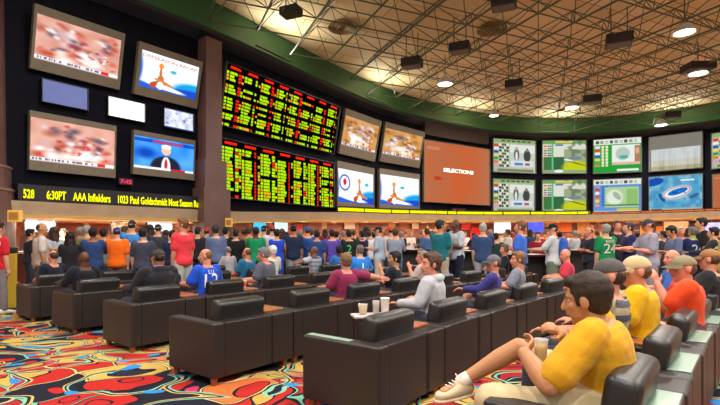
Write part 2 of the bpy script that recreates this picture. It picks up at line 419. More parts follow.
S_ALL = (0, ARC[-1] - .01)
strip('wall_back', *S_ALL, [(0, base_h), (0, TOP + .1), (-.25, TOP + .1), (-.25, base_h)], black, kind='structure')
strip('trim_1', *S_ALL, [(.25, TOP - .05), (.35, TOP + .05), (.1, DECK), (-.3, DECK), (-.3, TOP)], green, n=120, kind='structure')
strip('trim_2', *S_ALL, [(.05, TOP - .35), (.33, TOP - .1), (.36, TOP - .02), (.0, TOP - .02)], mat('trim_navy', '#1c2430', .4), n=120, kind='structure')
strip('trim_3', *S_ALL, [(.25, lambda s: base_h(s) - .34), (.32, lambda s: base_h(s) - .02), (0, lambda s: base_h(s) - .02), (-.3, lambda s: base_h(s) - .34)], cream, n=120, kind='structure')
strip('trim_4', *S_ALL, [(.3, lambda s: base_h(s) - .40), (.3, lambda s: base_h(s) - .34), (-.2, lambda s: base_h(s) - .34), (-.2, lambda s: base_h(s) - .40)], mat('trim_gold', '#c9a04e', .4), n=120, kind='structure')
strip('ceiling_recess', *S_ALL, [(-.2, lambda s: base_h(s) - .36), (-.2, lambda s: base_h(s) - .31), (-5, lambda s: base_h(s) - .31), (-5, lambda s: base_h(s) - .36)], mat('recess_ceiling', '#c9a888', .6), n=120, kind='structure')

def recess_wall_mat():
    m = mat('recess_wood', '#8c4a34', .45); N, L = m.node_tree.nodes, m.node_tree.links; b = N['Principled BSDF']
    tc = N.new('ShaderNodeTexCoord'); mp = N.new('ShaderNodeMapping'); mp.inputs['Scale'].default_value = (1, 1, 1.6); L.new(tc.outputs['Object'], mp.inputs[0])
    w = N.new('ShaderNodeTexVoronoi'); w.distance = 'CHEBYCHEV'; w.inputs['Scale'].default_value = 1.5; w.inputs['Randomness'].default_value = .8; L.new(mp.outputs[0], w.inputs['Vector'])
    sp = N.new('ShaderNodeSeparateColor'); L.new(w.outputs['Color'], sp.inputs[0])
    r = N.new('ShaderNodeValToRGB'); r.color_ramp.interpolation = 'CONSTANT'; e = r.color_ramp.elements
    cs = [(0, '#7c4836'), (.30, '#a87450'), (.42, '#6a342c'), (.54, '#c8a078'), (.64, '#804634'), (.76, '#dcc8a8'), (.82, '#4c3028'), (.90, '#a05a3c')]
    while len(e) < len(cs): e.new(.5)
    for i, (p, c) in enumerate(cs): e[i].position = p; e[i].color = (*lin(c), 1)
    L.new(sp.outputs[0], r.inputs[0]); L.new(r.outputs[0], b.inputs['Base Color']); return m
strip('wall_recess', *S_ALL, [(-5, 0), (-5, 2.7), (-5.2, 2.7), (-5.2, 0)], recess_wall_mat(), n=120, kind='structure')

# brown stone piers on the screen wall
def pier(px0, px1, off, label, z1=TOP, steps=()):
    s0, s1 = arc_of_px(px0, off), arc_of_px(px1, off); t = empty('stone_pier', (*curve_at((s0 + s1) / 2, off / 2)[0], 0), label=label, cat='pillar')
    Mi = Matrix.Translation(-t.location)
    def piece(nm, a, b, o, za, zb, m=stone):
        q = strip(nm, a, b, [(.005, za), (.005, zb), (o, zb), (o, za)], m, n=4); q.parent = t; q.location = -t.location; return q
    piece('shaft', s0, s1, off, 0, z1 - .3)
    for (za, zb, g) in steps: piece('collar', s0 - g, s1 + g, off + g, za, zb)
    return t
pier(206, 222, .45, 'brown stone pier between the left screen panel and the red and green odds board', steps=((0, 3.0, .18), (3.0, 3.9, .1)))
# big round column at the left edge
t = empty('round_column', (-9.35, 10.2, 0), label='massive brown stone column cut by the left edge of the picture', cat='column')
prof = [(1.45, 0), (1.45, .35), (1.38, .4), (1.38, 2.5), (1.38, 2.55), (1.31, 2.6), (1.31, 3.05), (1.22, 3.1), (1.17, 7.2), (1.1, 9.15)]
bm = bmesh.new(); rows = []
for r, z in prof: rows.append([bm.verts.new((r * math.cos(a * math.tau / 40), r * math.sin(a * math.tau / 40), z)) for a in range(40)])
for a, b in zip(rows, rows[1:]):
    for i in range(40): bm.faces.new((a[i], a[(i + 1) % 40], b[(i + 1) % 40], b[i]))
bm.faces.new(rows[0][::-1]); bm.faces.new(rows[-1]); bm_obj('shaft', bm, stone, t, smooth=False)
bm = bmesh.new()
for z, r in ((2.52, 1.40), (3.05, 1.33)):
    cyl(bm, (0, 0, z - .025), (0, 0, z + .025), r, n=40)
bm_obj('moulding', bm, mat('column_moulding', '#8a6a60', .4), t)

# ------------------------------------------------------------------ screens on the wall
def solve_screen(TL, TR, BR, BL, off, tilt):
    sL, sR = arc_of_px(BL[0], off), arc_of_px(BR[0], off)
    pL, _ = curve_at(sL, off); pR, _ = curve_at(sR, off)
    d = (pR - pL); W = d.length; d.normalize(); n = Vector((d.y, -d.x))
    zL = CH - (BL[1] - HZ) * pL.y / F; zR = CH - (BR[1] - HZ) * pR.y / F; z0 = (zL + zR) / 2
    Hs = []
    for p, T in ((pL, TL), (pR, TR)):
        k = (HZ - T[1]) / F   # (z-CH)/y = k ; z=z0+H cos, y=p.y+n.y H sin
        Hs.append((k * p.y - (z0 - CH)) / (math.cos(tilt) - k * n.y * math.sin(tilt)))
    return (pL + pR) / 2, d, n, W, z0, sum(Hs) / 2
def screen(name, quad, cv, label, cat='screen', off=.2, tilt=0, mar=(.02, .02, .02, .02), frame=bezel, strength=1.0, depth=.16, group=None, extra=None):
    TL, TR, BR, BL = quad; tilt = math.radians(tilt)
    c, d, n, W, z0, H = solve_screen(TL, TR, BR, BL, off, tilt)
    t = empty(name, (c.x, c.y, z0), math.atan2(d.y, d.x), label=label, cat=cat, group=group); t.rotation_euler.x = tilt if False else 0
    Rt = Matrix.Rotation(tilt, 4, 'X')   # local -y is the room side; positive tilt leans the top into the room
    bm = bmesh.new(); l, r, tp, bt = [v * s for v, s in zip(mar, (W, W, H, H))]
    for q in ((-W / 2, -W / 2 + l, 0, H), (W / 2 - r, W / 2, 0, H), (-W / 2 + l, W / 2 - r, 0, bt), (-W / 2 + l, W / 2 - r, H - tp, H)):
        box(bm, q[0], q[1], 0, depth, q[2], q[3])
    box(bm, -W / 2 + l, W / 2 - r, depth * .4, depth, bt, H - tp)
    bmesh.ops.transform(bm, matrix=Rt, verts=bm.verts); bm_obj('frame', bm, frame, t)
    if tilt:   # wedge-shaped bracket back to the wall
        bm = bmesh.new(); top = Rt @ Vector((0, depth, H)); a = W * .3
        back = max(off, .2)
        vs = [bm.verts.new(v) for v in ((-a, depth + .001, .02), (a, depth + .001, .02), (a, top.y + .01, top.z - .05), (-a, top.y + .01, top.z - .05), (-a, back - .01, .02), (a, back - .01, .02), (a, back - .01, top.z - .05), (-a, back - .01, top.z - .05))]
        for f in ((0, 1, 2, 3), (4, 5, 6, 7), (0, 1, 5, 4), (3, 2, 6, 7), (0, 3, 7, 4), (1, 2, 6, 5)): bm.faces.new([vs[i] for i in f])
        bm_obj('wall_bracket', bm, black, t)
    dsp = display('display', cv, W - l - r, H - tp - bt, -W / 2 + l, bt, t, strength, y=depth * .38, fn=lambda x, y, z: tuple(Rt @ Vector((x, y, z))))
    if extra: extra(t, W, H, Rt, l, r, tp, bt, depth)
    return t
def screen_text(s, fx, fz, fh, m, width=None):
    def f(t, W, H, Rt, l, r, tp, bt, depth):
        me = text_mesh(s, 1.0, .003, bold=.015); xs = [v.co.x for v in me.vertices]; w0 = max(xs) - min(xs); k = fh * H; kx = (width * W / w0) if width else k
        for v in me.vertices: v.co = Rt @ Vector((-W / 2 + W * fx + (v.co.x - min(xs)) * kx, depth * .3 - v.co.z, H * fz + v.co.y * k))
        link('lettering', me, t, m)
    return f
Q = lambda *a: [(a[i], a[i + 1]) for i in range(0, 8, 2)]
screen('projection_screen', Q(37, 3, 124, 34, 119.5, 89, 30, 69), race_crowd(150, 84, False, 11), 'top left projection screen with blurred red and white race crowd', tilt=14, mar=(.03, .03, .13, .17), strength=1.25)
screen('projection_screen', Q(141, 40, 203, 63, 197, 110, 134, 92.5), recap(130, 84, 5), 'top projection screen on the left panel showing a recap title over white and blue', tilt=14, mar=(.05, .04, .13, .18), strength=1.35,
       extra=screen_text('OFFSEASON RECAP', .07, .76, .08, mat('recap_letters', '#c06a50', .6, emit=.9), width=.86))
screen('projection_screen', Q(30, 110, 116, 126, 115.5, 178, 29, 169.5), race_crowd(150, 84, False, 23), 'lower left projection screen with blurred red and white race crowd and caption strip', mar=(.01, .01, .1, .16), strength=1.3, tilt=3)
screen('projection_screen', Q(133.5, 128, 195, 142, 194.5, 184, 133, 170), anchor(120, 84), 'lower projection screen showing a white-haired newsreader on bright blue', mar=(.01, .01, .11, .16), strength=1.3, tilt=3)
screen('small_screen', Q(43, 78, 90, 88, 89, 111, 42, 101), plain(20, 14, '#8890c8', '#787cb8'), 'small plain lilac screen between the two left projection screens', frame=bezel_dark, strength=.8)
screen('small_screen', Q(109, 95, 146.5, 104, 146, 122.5, 108, 115.5), plain(20, 14, '#ffffff', '#f4f0ff'), 'small glaring white screen in the middle of the left panel', frame=bezel_dark, strength=1.8)
screen('small_screen', Q(165, 107, 195.5, 114, 194.5, 132.5, 164, 126.5), race_crowd(60, 34, False, 31).__class__ and (lambda c: (c.mix(c.noise(9, 6, 4), '#f0f4ff'), c.blobs(18, (0, .2, 1, .9), ['#485888', '#8890b0', '#e8e8f0'], .03, .08, 2), c.rect(0, 0, 1, .1, '#3050a0'), c)[-1])(Cv(60, 34, '#a8b0d0')), 'small screen showing a pale crowded picture beside the newsreader screen', frame=bezel_dark, strength=1.2)
screen('projection_screen', Q(345, 109, 379, 120.5, 375, 162, 339, 153), race_crowd(84, 66, True, 41), 'upper brown tinted race crowd screen right beside the odds board', tilt=12, mar=(.02, .02, .14, .2), strength=1.15)
screen('projection_screen', Q(385, 122, 422, 132, 419.5, 168, 380, 161.5), race_crowd(84, 66, True, 52), 'upper brown tinted race crowd screen left of the tall orange screen', tilt=12, mar=(.02, .02, .14, .2), strength=1.15)
screen('projection_screen', Q(339, 161, 374.5, 168, 374.5, 210, 337.5, 207), recap(84, 66, 6, True), 'lower recap screen with a round badge right beside the odds board', mar=(.02, .01, .15, .12), strength=1.3)
screen('projection_screen', Q(379.5, 167.5, 420, 175, 420, 212, 379.5, 210), recap(84, 66, 7), 'lower recap screen with an orange figure left of the tall orange screen', mar=(.02, .01, .13, .14), strength=1.3)
screen('projection_screen', Q(424, 141.5, 490, 147, 490.5, 205, 424, 202.5), orange_card(90, 80), 'tall orange projection screen with the word SELECTIONS', mar=(.01, .01, .01, .01), strength=1.0,
       extra=screen_text('SELECTIONS', .28, .52, .085, mat('selection_letters', '#fff0e0', .6, emit=1.6), width=.45))
rc = [(Q(493, 138, 537, 140, 536.5, 173, 493, 173), race_desk, 'upper screen with two presenters at a desk, right after the orange screen'),
      (Q(542, 139.5, 587, 140, 587, 174, 542, 173.5), race_paddock, 'upper screen with a yellow green racecourse view and green boxes'),
      (Q(593, 138.5, 642, 137, 642, 172.5, 593, 173.5), lambda w, h: race_green(w, h, False), 'upper screen with bright green race card and white picture panel'),
      (Q(648.5, 135, 703, 132.5, 703, 169, 648.5, 171), grey_bars, 'upper grey washed-out screen at the right of the wall'),
      (Q(711, 131, 768, 127, 768, 165, 711, 168), lambda w, h: race_desk(w, h), 'upper screen cut off by the right edge of the picture'),
      (Q(493, 179, 535.5, 179, 535.5, 213, 493, 213), race_desk, 'lower screen with two presenters at a desk, right after the orange screen'),
      (Q(542, 179.5, 587, 179.5, 587, 213.5, 542, 213), race_paddock, 'lower screen with a yellow green racecourse view and green boxes'),
      (Q(593, 178.5, 642, 178.5, 642, 212.5, 593, 213), lambda w, h: race_green(w, h, True), 'lower screen with blue framed pale green race card'),
      (Q(648.5, 176, 703, 174, 703, 210, 648.5, 211.5), track, 'lower screen with a blue aerial racetrack oval'),
      (Q(712, 173.5, 768, 170, 768, 206, 712, 209), orange_card, 'lower orange screen cut off by the right edge of the picture')]
for q, fn, lb in rc: screen('projection_screen', q, fn(96, 66), lb, mar=(.015, .015, .02, .02), strength=.95, frame=mat('bezel_grey', '#56564c', .5))

# odds boards
def odds(quad, up, label, tilt):
    return screen('odds_board', quad, led(330, 170, up), label, cat='odds board', frame=bezel_dark, off=.25, tilt=tilt, mar=(.01, .01, .015, .015), strength=1.3)
odds(Q(227, 62, 342.5, 106, 334.5, 152, 219, 127.5), 1, 'upper odds board of glowing red and green figures', 10)
odds(Q(220, 136.5, 336.5, 163, 335, 206, 219.5, 200), 0, 'lower odds board of glowing red and green figures above the counters', 0)
# dark mesh over the orange screen, red clocks
def wall_box(px0, px1, y0, y1, off, dep, m, name, label=None, parent=None, cat=None, kind=None):
    sL, sR = arc_of_px(px0, off), arc_of_px(px1, off); pL, _ = curve_at(sL, off); pR, _ = curve_at(sR, off); Z = (pL.y + pR.y) / 2
    return strip(name, sL, sR, [(off - dep, CH - (y1 - HZ) * Z / F), (off - dep, CH - (y0 - HZ) * Z / F), (off, CH - (y0 - HZ) * Z / F), (off, CH - (y1 - HZ) * Z / F)], m, n=6, label=label, cat=cat, kind=kind)
mesh_m = mat('speaker_mesh', '#3a2f2c', .8, bump=.5, bscale=30)
wall_box(425, 489, 126.5, 139.5, .3, .25, mesh_m, 'speaker_grille', 'dark speaker mesh panel above the tall orange screen', cat='speaker')
for k, (x, y, s, lb) in enumerate([(126, 181.5, '7:42', 'small red digital clock under the lower left screens'), (459, 211.5, '2:42', 'small red digital clock under the tall orange screen')]):
    Z = curve_at(arc_of_px(x, .25), .25)[0].y; sc_ = 12 * Z / F
    c_, d_, n_, W_, z_, H_ = solve_screen((x - 7, y - 3.2), (x + 7, y - 3.2), (x + 7, y + 3.2), (x - 7, y + 3.2), .25, 0)
    t = empty('wall_clock', (c_.x, c_.y, z_), math.atan2(d_.y, d_.x), label=lb, cat='clock')
    bm = bmesh.new(); box(bm, -W_ / 2, W_ / 2, 0, .15, 0, H_); bm_obj('case', bm, bezel_dark, t)
    me = text_mesh(s, 1, .002); xs = [v.co.x for v in me.vertices]; w0 = max(xs) - min(xs)
    for v in me.vertices: v.co = Vector((-W_ * .4 + (v.co.x - min(xs)) * W_ * .8 / w0, -.01 - v.co.z, H_ * .2 + v.co.y * H_ * .8))
    link('digits', me, t, emat('clock_red', '#ff2050', 2.5))
# tickers: curved black strips with glowing yellow text
def ticker(px0, px1, h, label, text=None, seed=1, col='#f4f000'):
    s0, s1 = arc_of_px(px0, .3), arc_of_px(px1, .3); p, _ = curve_at((s0 + s1) / 2, .1)
    t = empty('ticker_sign', (p.x, p.y, base_h((s0 + s1) / 2)), label=label, cat='ticker')
    b = strip('casing', s0, s1, [(.0, lambda s: base_h(s)), (.0, lambda s: base_h(s) + h * 1.5), (.3, lambda s: base_h(s) + h * 1.5), (.3, lambda s: base_h(s))], bezel_dark); b.parent = t; b.location = -t.location
    L_ = s1 - s0
    def on(s, z, o=.31):
        q, _ = curve_at(s, o); return (q.x - t.location.x, q.y - t.location.y, base_h(s) + z - t.location.z)
    if text:
        me = text_mesh(text, 1, 0, bold=.025); xs = [v.co.x for v in me.vertices]; w0 = max(xs) - min(xs)
        bmx = bmesh.new(); bmx.from_mesh(me); bmesh.ops.subdivide_edges(bmx, edges=bmx.edges, cuts=1); bmx.to_mesh(me); bmx.free()
        for v in me.vertices: v.co = on(s0 + .1 + (v.co.x - min(xs)) * (L_ - .2) / w0, h * .22 + v.co.y * h * 1.15)
        link('lettering', me, t, emat('ticker_yellow', '#f2f000', 1.6))
    else:
        display('lettering', led_strip(int(L_ * 22), 8, seed, col), L_, h, 0, h * .1, t, 1.4, fn=lambda x, y, z: on(s0 + x, z))
ticker(18, 205, .25, 'long yellow ticker under the left screen panel', text='528      6:30PT    AAA Infielders    1023 Paul Goldschmidt Most Season Runs', seed=3)
ticker(337, 590, .17, 'long yellow ticker under the middle screens', seed=5)
ticker(592, 790, .1, 'thin amber ticker under the right hand screens', seed=8, col='#c86030')

# ------------------------------------------------------------------ space frame under the ceiling
A = Vector((-.404, .915)); B = Vector((.915, .404))
poly = [curve_at(s, .5)[0] for s in np.linspace(0, ARC[-1] - .1, 150)] + [Vector((10, -8)), Vector((-10, -8))]
def inside(p):
    r = False
    for a, b in zip(poly, poly[1:] + poly[:1]):
        if (a.y > p.y) != (b.y > p.y) and p.x < (b.x - a.x) * (p.y - a.y) / (b.y - a.y) + a.x: r = not r
    return r
ST = 1.5; ZB, ZT = 8.2, 9.05
tv, tf = [], []
def member(p, q, r):
    d = (q - p).normalized(); u = d.orthogonal().normalized(); v = d.cross(u); k = len(tv)
    for e in (p, q):
        for i in range(5):
            a = i * math.tau / 5; tv.append(tuple(e + u * math.cos(a) * r + v * math.sin(a) * r))
    for i in range(5): tf.append((k + i, k + (i + 1) % 5, k + 5 + (i + 1) % 5, k + 5 + i))
def nd(i, j, z): q = A * i * ST + B * j * ST; return Vector((q.x, q.y, z))
NB = {(i, j) for i in range(-16, 32) for j in range(-16, 28) if inside(nd(i, j, 0).xy) and nd(i, j, 0).y > 1.5}
NT = {(i + .5, j + .5) for (i, j) in NB if (i + 1, j) in NB and (i, j + 1) in NB and (i + 1, j + 1) in NB}
for (i, j) in NB:
    if (i + 1, j) in NB: member(nd(i, j, ZB), nd(i + 1, j, ZB), .034)
    if (i, j + 1) in NB: member(nd(i, j, ZB), nd(i, j + 1, ZB), .024)
for (i, j) in NT:
    if (i + 1, j) in NT: member(nd(i, j, ZT), nd(i + 1, j, ZT), .02)
    if (i, j + 1) in NT: member(nd(i, j, ZT), nd(i, j + 1, ZT), .02)
    for a in (-.5, .5):
        for b in (-.5, .5): member(nd(i, j, ZT), nd(i + a, j + b, ZB), .016)
me = bpy.data.meshes.new('ceiling_truss'); me.from_pydata(tv, [], tf); setp(link('ceiling_truss', me, None, greend), kind='structure')

def hang(x, y, z): # world point at pixel for a given height
    Z = (z - CH) * F / (HZ - y); return Vector(((x - CX) * Z / F, Z, z))
lamp_glow = emat('lamp_glow', '#fffaf0', 14)
def lamp(p, lb, big=1.0, group=None, power=330):
    t = empty('ceiling_lamp', (p.x, p.y, p.z), label=lb, cat='ceiling lamp', group=group)
    bm = bmesh.new(); cyl(bm, (0, 0, .0), (0, 0, .18), .30 * big, .24 * big, 20, False); cyl(bm, (0, 0, .18), (0, 0, .34), .24 * big, .10 * big, 20); bm_obj('housing', bm, mat('lamp_white', '#d8d4c8', .4), t, smooth=True)
    bm = bmesh.new(); cyl(bm, (0, 0, .02), (0, 0, .05), .27 * big, n=20); bm_obj('diffuser', bm, lamp_glow, t)
    bm = bmesh.new(); cyl(bm, (0, 0, .33), (0, 0, DECK - p.z), .02, n=6); bm_obj('stem', bm, greend, t)
    l = light_area('lamp_light', (0, 0, -.02), .6, power, (1, .95, .88)); l.parent = t
    return t
lamp(hang(684.5, 33, 7.9), 'bright ceiling lamp near the top right corner')
lamp(hang(445, 84.5, 7.9), 'bright ceiling lamp hung above the tall orange screen')
lamp(hang(572, 108, 7.8), 'small bright lamp above the two upper racecourse screens')
lamp(hang(661, 125.5, 7.6), 'small bright lamp just above the grey washed-out screen')
lamp(hang(494, 116, 7.9), 'dim small ceiling lamp above the start of the right screens', .8, power=150)
for k, (x, y) in enumerate([(-5, 3), (2, 2.5), (9, 3), (-3.2, 8.3), (4.5, 6), (12, 9), (17, 6), (17.5, 14), (-1.0, -1.5), (6, -1.5)]):
    if (Vector((x, y, 7.9)).y > 0) and False: continue
    lamp(Vector((x, y, 8.0)), 'ceiling lamp above the seating rows, out of the picture', 1, 'ceiling lamps overhead')
def speaker_cluster(x, y, w, lb, cat='speaker', z=7.9, tilt=0):
    p = hang(x, y, z); s = w * p.y / F; t = empty('ceiling_speaker' if cat == 'speaker' else 'ceiling_projector', p, -.4, label=lb, cat=cat)
    bm = bmesh.new(); box(bm, -s * .5, s * .5, -s * .35, s * .35, -.0, s * .42, .03); bm_obj('case', bm, charcoal, t)
    bm = bmesh.new(); cyl(bm, (-s * .3, 0, s * .4), (-s * .3, 0, DECK - p.z), .02, n=6); cyl(bm, (s * .3, 0, s * .4), (s * .3, 0, DECK - p.z), .02, n=6); box(bm, -s * .4, s * .4, -.04, .04, s * .42, s * .5); bm_obj('bracket', bm, greend, t)
    bm = bmesh.new()
    if cat == 'speaker': box(bm, -s * .42, s * .42, -s * .3, s * .3, -.02, .0)
    else: cyl(bm, (-s * .2, -s * .35, s * .2), (-s * .2, -s * .42, s * .2), s * .1, n=14)
    bm_obj('grille' if cat == 'speaker' else 'lens', bm, mat('case_grille', '#5a5650', .5), t)
speaker_cluster(291, 16, 20, 'grey projector hung above the left end of the odds boards', 'projector')
speaker_cluster(504, 8, 24, 'dark ceiling speaker at the top centre of the ceiling')
speaker_cluster(619, 45, 24, 'dark ceiling speaker left of the bright top right lamp')
speaker_cluster(412, 67, 20, 'dark ceiling speaker left of the lamp above the orange screen')
speaker_cluster(514, 88, 17, 'dark ceiling speaker in the middle distance of the ceiling')
speaker_cluster(592, 103, 17, 'far dark ceiling speaker near the small racecourse lamp')
speaker_cluster(460, 52, 20, 'dark ceiling speaker above and behind the orange screen lamp')
speaker_cluster(672, 118, 14, 'farthest dark ceiling speaker at the right end of the green band')
p = hang(698, 74, 7.9); t = lamp(p, 'hooded black ceiling lamp under the bright top right lamp', 1.1, power=180)
bm = bmesh.new(); box(bm, -.5, .5, -.35, .35, .12, .4, .03); bm_obj('hood', bm, charcoal, t)
for x, y, lb in ((343, 25, 'round ceiling air diffuser above the odds boards'), (492, 27, 'round ceiling air diffuser near the top centre')):
    p = hang(x, y, DECK); t = empty('air_diffuser', (p.x, p.y, DECK - .12), label=lb, cat='air vent')
    bm = bmesh.new()
    for r in (.55, .42, .28, .14): cyl(bm, (0, 0, .0), (0, 0, .12), r, r * .86, 24, False)
    bm_obj('ring', bm, mat('vent_tan', '#9a8660', .5), t)

# ------------------------------------------------------------------ betting counters in the recess
cwood = mat('counter_front', '#7a3a2c', .4, var=.2, vscale=1.2); ctop = mat('counter_top', '#e0d6c8', .3)
segs = [(s, min(s + 5.6, ARC[-1] - 6)) for s in np.arange(arc_of_px(28, 0), ARC[-1] - 12, 6.0)]
for k, (a, b) in enumerate(segs):
    p, _ = curve_at((a + b) / 2, -1.3); t = empty('betting_counter', (p.x, p.y, 0), label='betting counter with pale top behind the standing crowd', cat='counter', group='betting counters')
    for nm, pr, m_ in (('counter_body', [(-1.0, 0), (-1.0, 1.02), (-1.6, 1.02), (-1.6, 0)], cwood), ('counter_top', [(-.9, 1.02), (-.9, 1.08), (-1.7, 1.08), (-1.7, 1.02)], ctop)):
        q = strip(nm, a, b, pr, m_, n=6); q.parent = t; q.location = -t.location
for k, s in enumerate(np.arange(6, ARC[-1] - 8, 2.2)):
    p, n = curve_at(s, -2.2); h = base_h(s) - .37
    t = empty('recess_downlight', (p.x, p.y, h), label='round recessed downlight in the ceiling over the betting counters', cat='downlight', group='counter downlights')
    bm = bmesh.new(); cyl(bm, (0, 0, -.02), (0, 0, .02), .14, n=14); bm_obj('lens', bm, emat('downlight_glow', '#ffe0b0', 9), t)
    bm = bmesh.new(); cyl(bm, (0, 0, -.03), (0, 0, .02), .19, .17, 14, False); bm_obj('ring', bm, mat('lamp_white', '#d8d4c8', .4), t)
    l = light_area('downlight_light', (0, 0, -.05), 1.2, 175, (1, .80, .58)); l.parent = t
def tv(x0, y0, x1, y1, off, cv, lb, st=1.3):
    s = (arc_of_px(x0, off) + arc_of_px(x1, off)) / 2; p, n = curve_at(s, off); H = (y1 - y0) * p.y / F; W = (x1 - x0) / F * p.y ** 2 / abs(n.y * p.y + p.x * n.x)
    a = math.atan2(-n.x, n.y) + math.pi; pass
    t = empty('television', (p.x, p.y, CH - (y1 - HZ) * p.y / F), a, label=lb, cat='television')
    bm = bmesh.new(); box(bm, -W / 2, W / 2, 0, .08, 0, H, .01); bm_obj('frame', bm, bezel_dark, t)
    display('display', cv, W * .93, H * .9, -W * .465, H * .05, t, st, y=-.006)
    bm = bmesh.new(); cyl(bm, (0, .05, H * .9), (0, .05, base_h(s) - .4 - t.location.z), .03, n=8); bm_obj('ceiling_mount', bm, bezel_dark, t)
tv(24, 214, 56, 233, -2.6, plain(30, 18, '#f4f4fa', '#d0d4ec', 3), 'bright white television behind the man in the cream shirt')
tv(111, 217, 134, 234, -2.6, race_crowd(50, 30, True, 61), 'orange television above the man in the orange shirt', 1.6)
tv(146, 215, 172, 232, -2.6, plain(30, 18, '#f0f4ff', '#c8d8f8', 4), 'bright white television left of the man in the red shirt', 1.7)
tv(253, 222, 266, 232, -3, plain(20, 12, '#38b0e0', '#60d0f0', 5), 'small cyan television left of the row of blue shirts')
tv(274, 222, 288, 232, -3, plain(20, 12, '#e0f4f8', '#a0e0f0', 6), 'small pale television right of the cyan television')
tv(494, 221, 512, 234, -3, plain(20, 12, '#f8e8e8', '#f0c8d0', 7), 'pale pink television behind the man in the royal blue tee')
tv(528, 221, 545, 233, -3, plain(20, 12, '#5058d8', '#8080f0', 8), 'violet blue television right of the man in the royal blue tee')
tv(664, 221, 690, 231, -3, plain(20, 12, '#ff9050', '#ffd0a0', 9), 'warm orange television at the right of the counters')
tv(702, 222, 722, 234, -3, plain(20, 12, '#e8e0ff', '#b090f0', 10), 'lilac white television at the right edge of the counters')
for x, c, z in ((300, '#d83020', 1), (392, '#e04020', 2), (471, '#e02838', 3), (462, '#e85030', 4), (547, '#d86020', 5), (570, '#e06828', 6), (655, '#f07020', 7), (325, '#f0e0d0', 8), (232, '#c02838', 9)):
    pass
POST = [(294, 224, 303, 234, '#b02838'), (462, 221, 472, 230, '#e84048'), (470, 227, 484, 239, '#e02020'), (556, 222, 572, 232, '#e06a28'), (345, 220, 356, 229, '#f0ead8'), (412, 221, 419, 229, '#f4ecd8'), (577, 221, 590, 234, '#d09050'), (640, 224, 650, 236, '#e0a040'), (656, 226, 668, 238, '#f08838')]
for k, (x0, y0, x1, y1, c) in enumerate(POST):
    s = arc_of_px((x0 + x1) / 2, -4.9); p, n = curve_at(s, -4.9); W = (x1 - x0) / F * p.y ** 2 / abs(n.y * p.y + p.x * n.x); H = (y1 - y0) * p.y / F
    t = empty('wall_poster', (p.x, p.y, CH - (y1 - HZ) * p.y / F), math.atan2(-n.x, n.y) + math.pi, label='coloured poster number on the back wall of the counters', cat='poster')
    t['label'] = ['dark red poster behind the row of blue shirts', 'small red poster right of the white tee man', 'bright red poster between white tee and navy tee men', 'orange poster behind the blue backpack', 'white poster behind the black and green jersey', 'cream poster above the counter clerks', 'tan poster behind the man in black', 'amber poster behind the blurred grey tee man', 'bright orange poster behind the grey-blue tee man'][k]
    bm = bmesh.new(); box(bm, -W / 2, W / 2, 0, .03, 0, H); bm_obj('sheet', bm, mat('poster' + c, c, .6), t)
    bm = bmesh.new()
    for q in ((-W / 2 - .03, -W / 2, 0, H), (W / 2, W / 2 + .03, 0, H), (-W / 2, W / 2, -.03, 0), (-W / 2, W / 2, H, H + .03)): box(bm, q[0], q[1], -.02, .03, q[2], q[3])
    bm_obj('frame', bm, bezel_dark, t)

# gold signs on columns
def gold_sign(x0, y0, x1, y1, Z, lb):
    p = at((x0 + x1) / 2, y1, Z); W = (x1 - x0) * Z / F; H = (y1 - y0) * Z / F
    t = empty('gold_sign', p, 0, label=lb, cat='sign'); bm = bmesh.new(); box(bm, -W / 2, W / 2, 0, .08, 0, H, .01); bm_obj('panel', bm, mat('sign_gold', '#d8a850', .4, emit=.25), t)
    bm = bmesh.new(); box(bm, -W * .35, W * .35, -.01, .0, H * .2, H * .8); bm_obj('emblem', bm, mat('sign_tan', '#b07c30', .5), t)
gold_sign(7, 210, 20, 222, 8.6, 'glowing gold sign on the column at the left edge')
gold_sign(225, 218, 232, 227, 14.7, 'small gold sign on the stone pier beside the odds boards')
# ================================================================== armchairs
def make_chair():
    """local x along the row (from its left end), local y the way the sitter faces; origin at the back left floor corner"""
    t = empty('armchair', (0, 0, 0)); H = .60; D = .79; P = 1.05
    for (a, b) in ((0, .14), (.74, P - .012)):
        bm = bmesh.new(); box(bm, a, b, 0, D, .07, H, .022, 3); bm_obj('arm', bm, leather, t, smooth=False)
    bm = bmesh.new(); box(bm, .143, .737, .012, .17, .07, H - .005, .012, 2); bm_obj('back_shell', bm, leather, t)
    bm = bmesh.new(); box(bm, .143, .737, .17, D - .03, .09, .30, .01); bm_obj('base', bm, leather, t)
    bm = bmesh.new(); box(bm, .145, .735, .30, D + .01, .28, .43, .04, 3); bm_obj('seat', bm, cushion_m, t, smooth=True)
    bm = bmesh.new(); M = Matrix.Translation((0, .30, .36)) @ Matrix.Rotation(math.radians(9), 4, 'X') @ Matrix.Translation((0, -.30, -.36))
    box(bm, .135, .745, .175, .335, .34, .80, .05, 4, M); bm_obj('backrest', bm, cushion_m, t, smooth=True)
    bm = bmesh.new(); box(bm, .75, P - .02, .16, .62, H, H + .022, .006); bm_obj('wooden_tray', bm, wood_tray, t)
    for x in (.05, P - .1):
        for y in (.06, D - .08):
            bm = bmesh.new(); cyl(bm, (x, y, 0), (x, y, .075), .026, .038, 10); bm_obj('foot', bm, foot_m, t)
    return t
proto = make_chair(); first = True
O = {0: (1.22, 1.80), 1: (.139, 3.37), 2: (-1.38, 4.32), 3: (-2.79, 5.6), 4: (-4.19, 6.71), 5: (-5.49, 7.67)}
A0 = {0: 50.5, 1: 52.5, 2: 52.0, 3: 51.8, 4: 51.8, 5: 51.5}
DA = {0: 1.1, 1: 1.3, 2: .9, 3: .7, 4: .6, 5: .5}
NS = {0: 9, 1: 9, 2: 8, 3: 8, 4: 7, 5: 4}
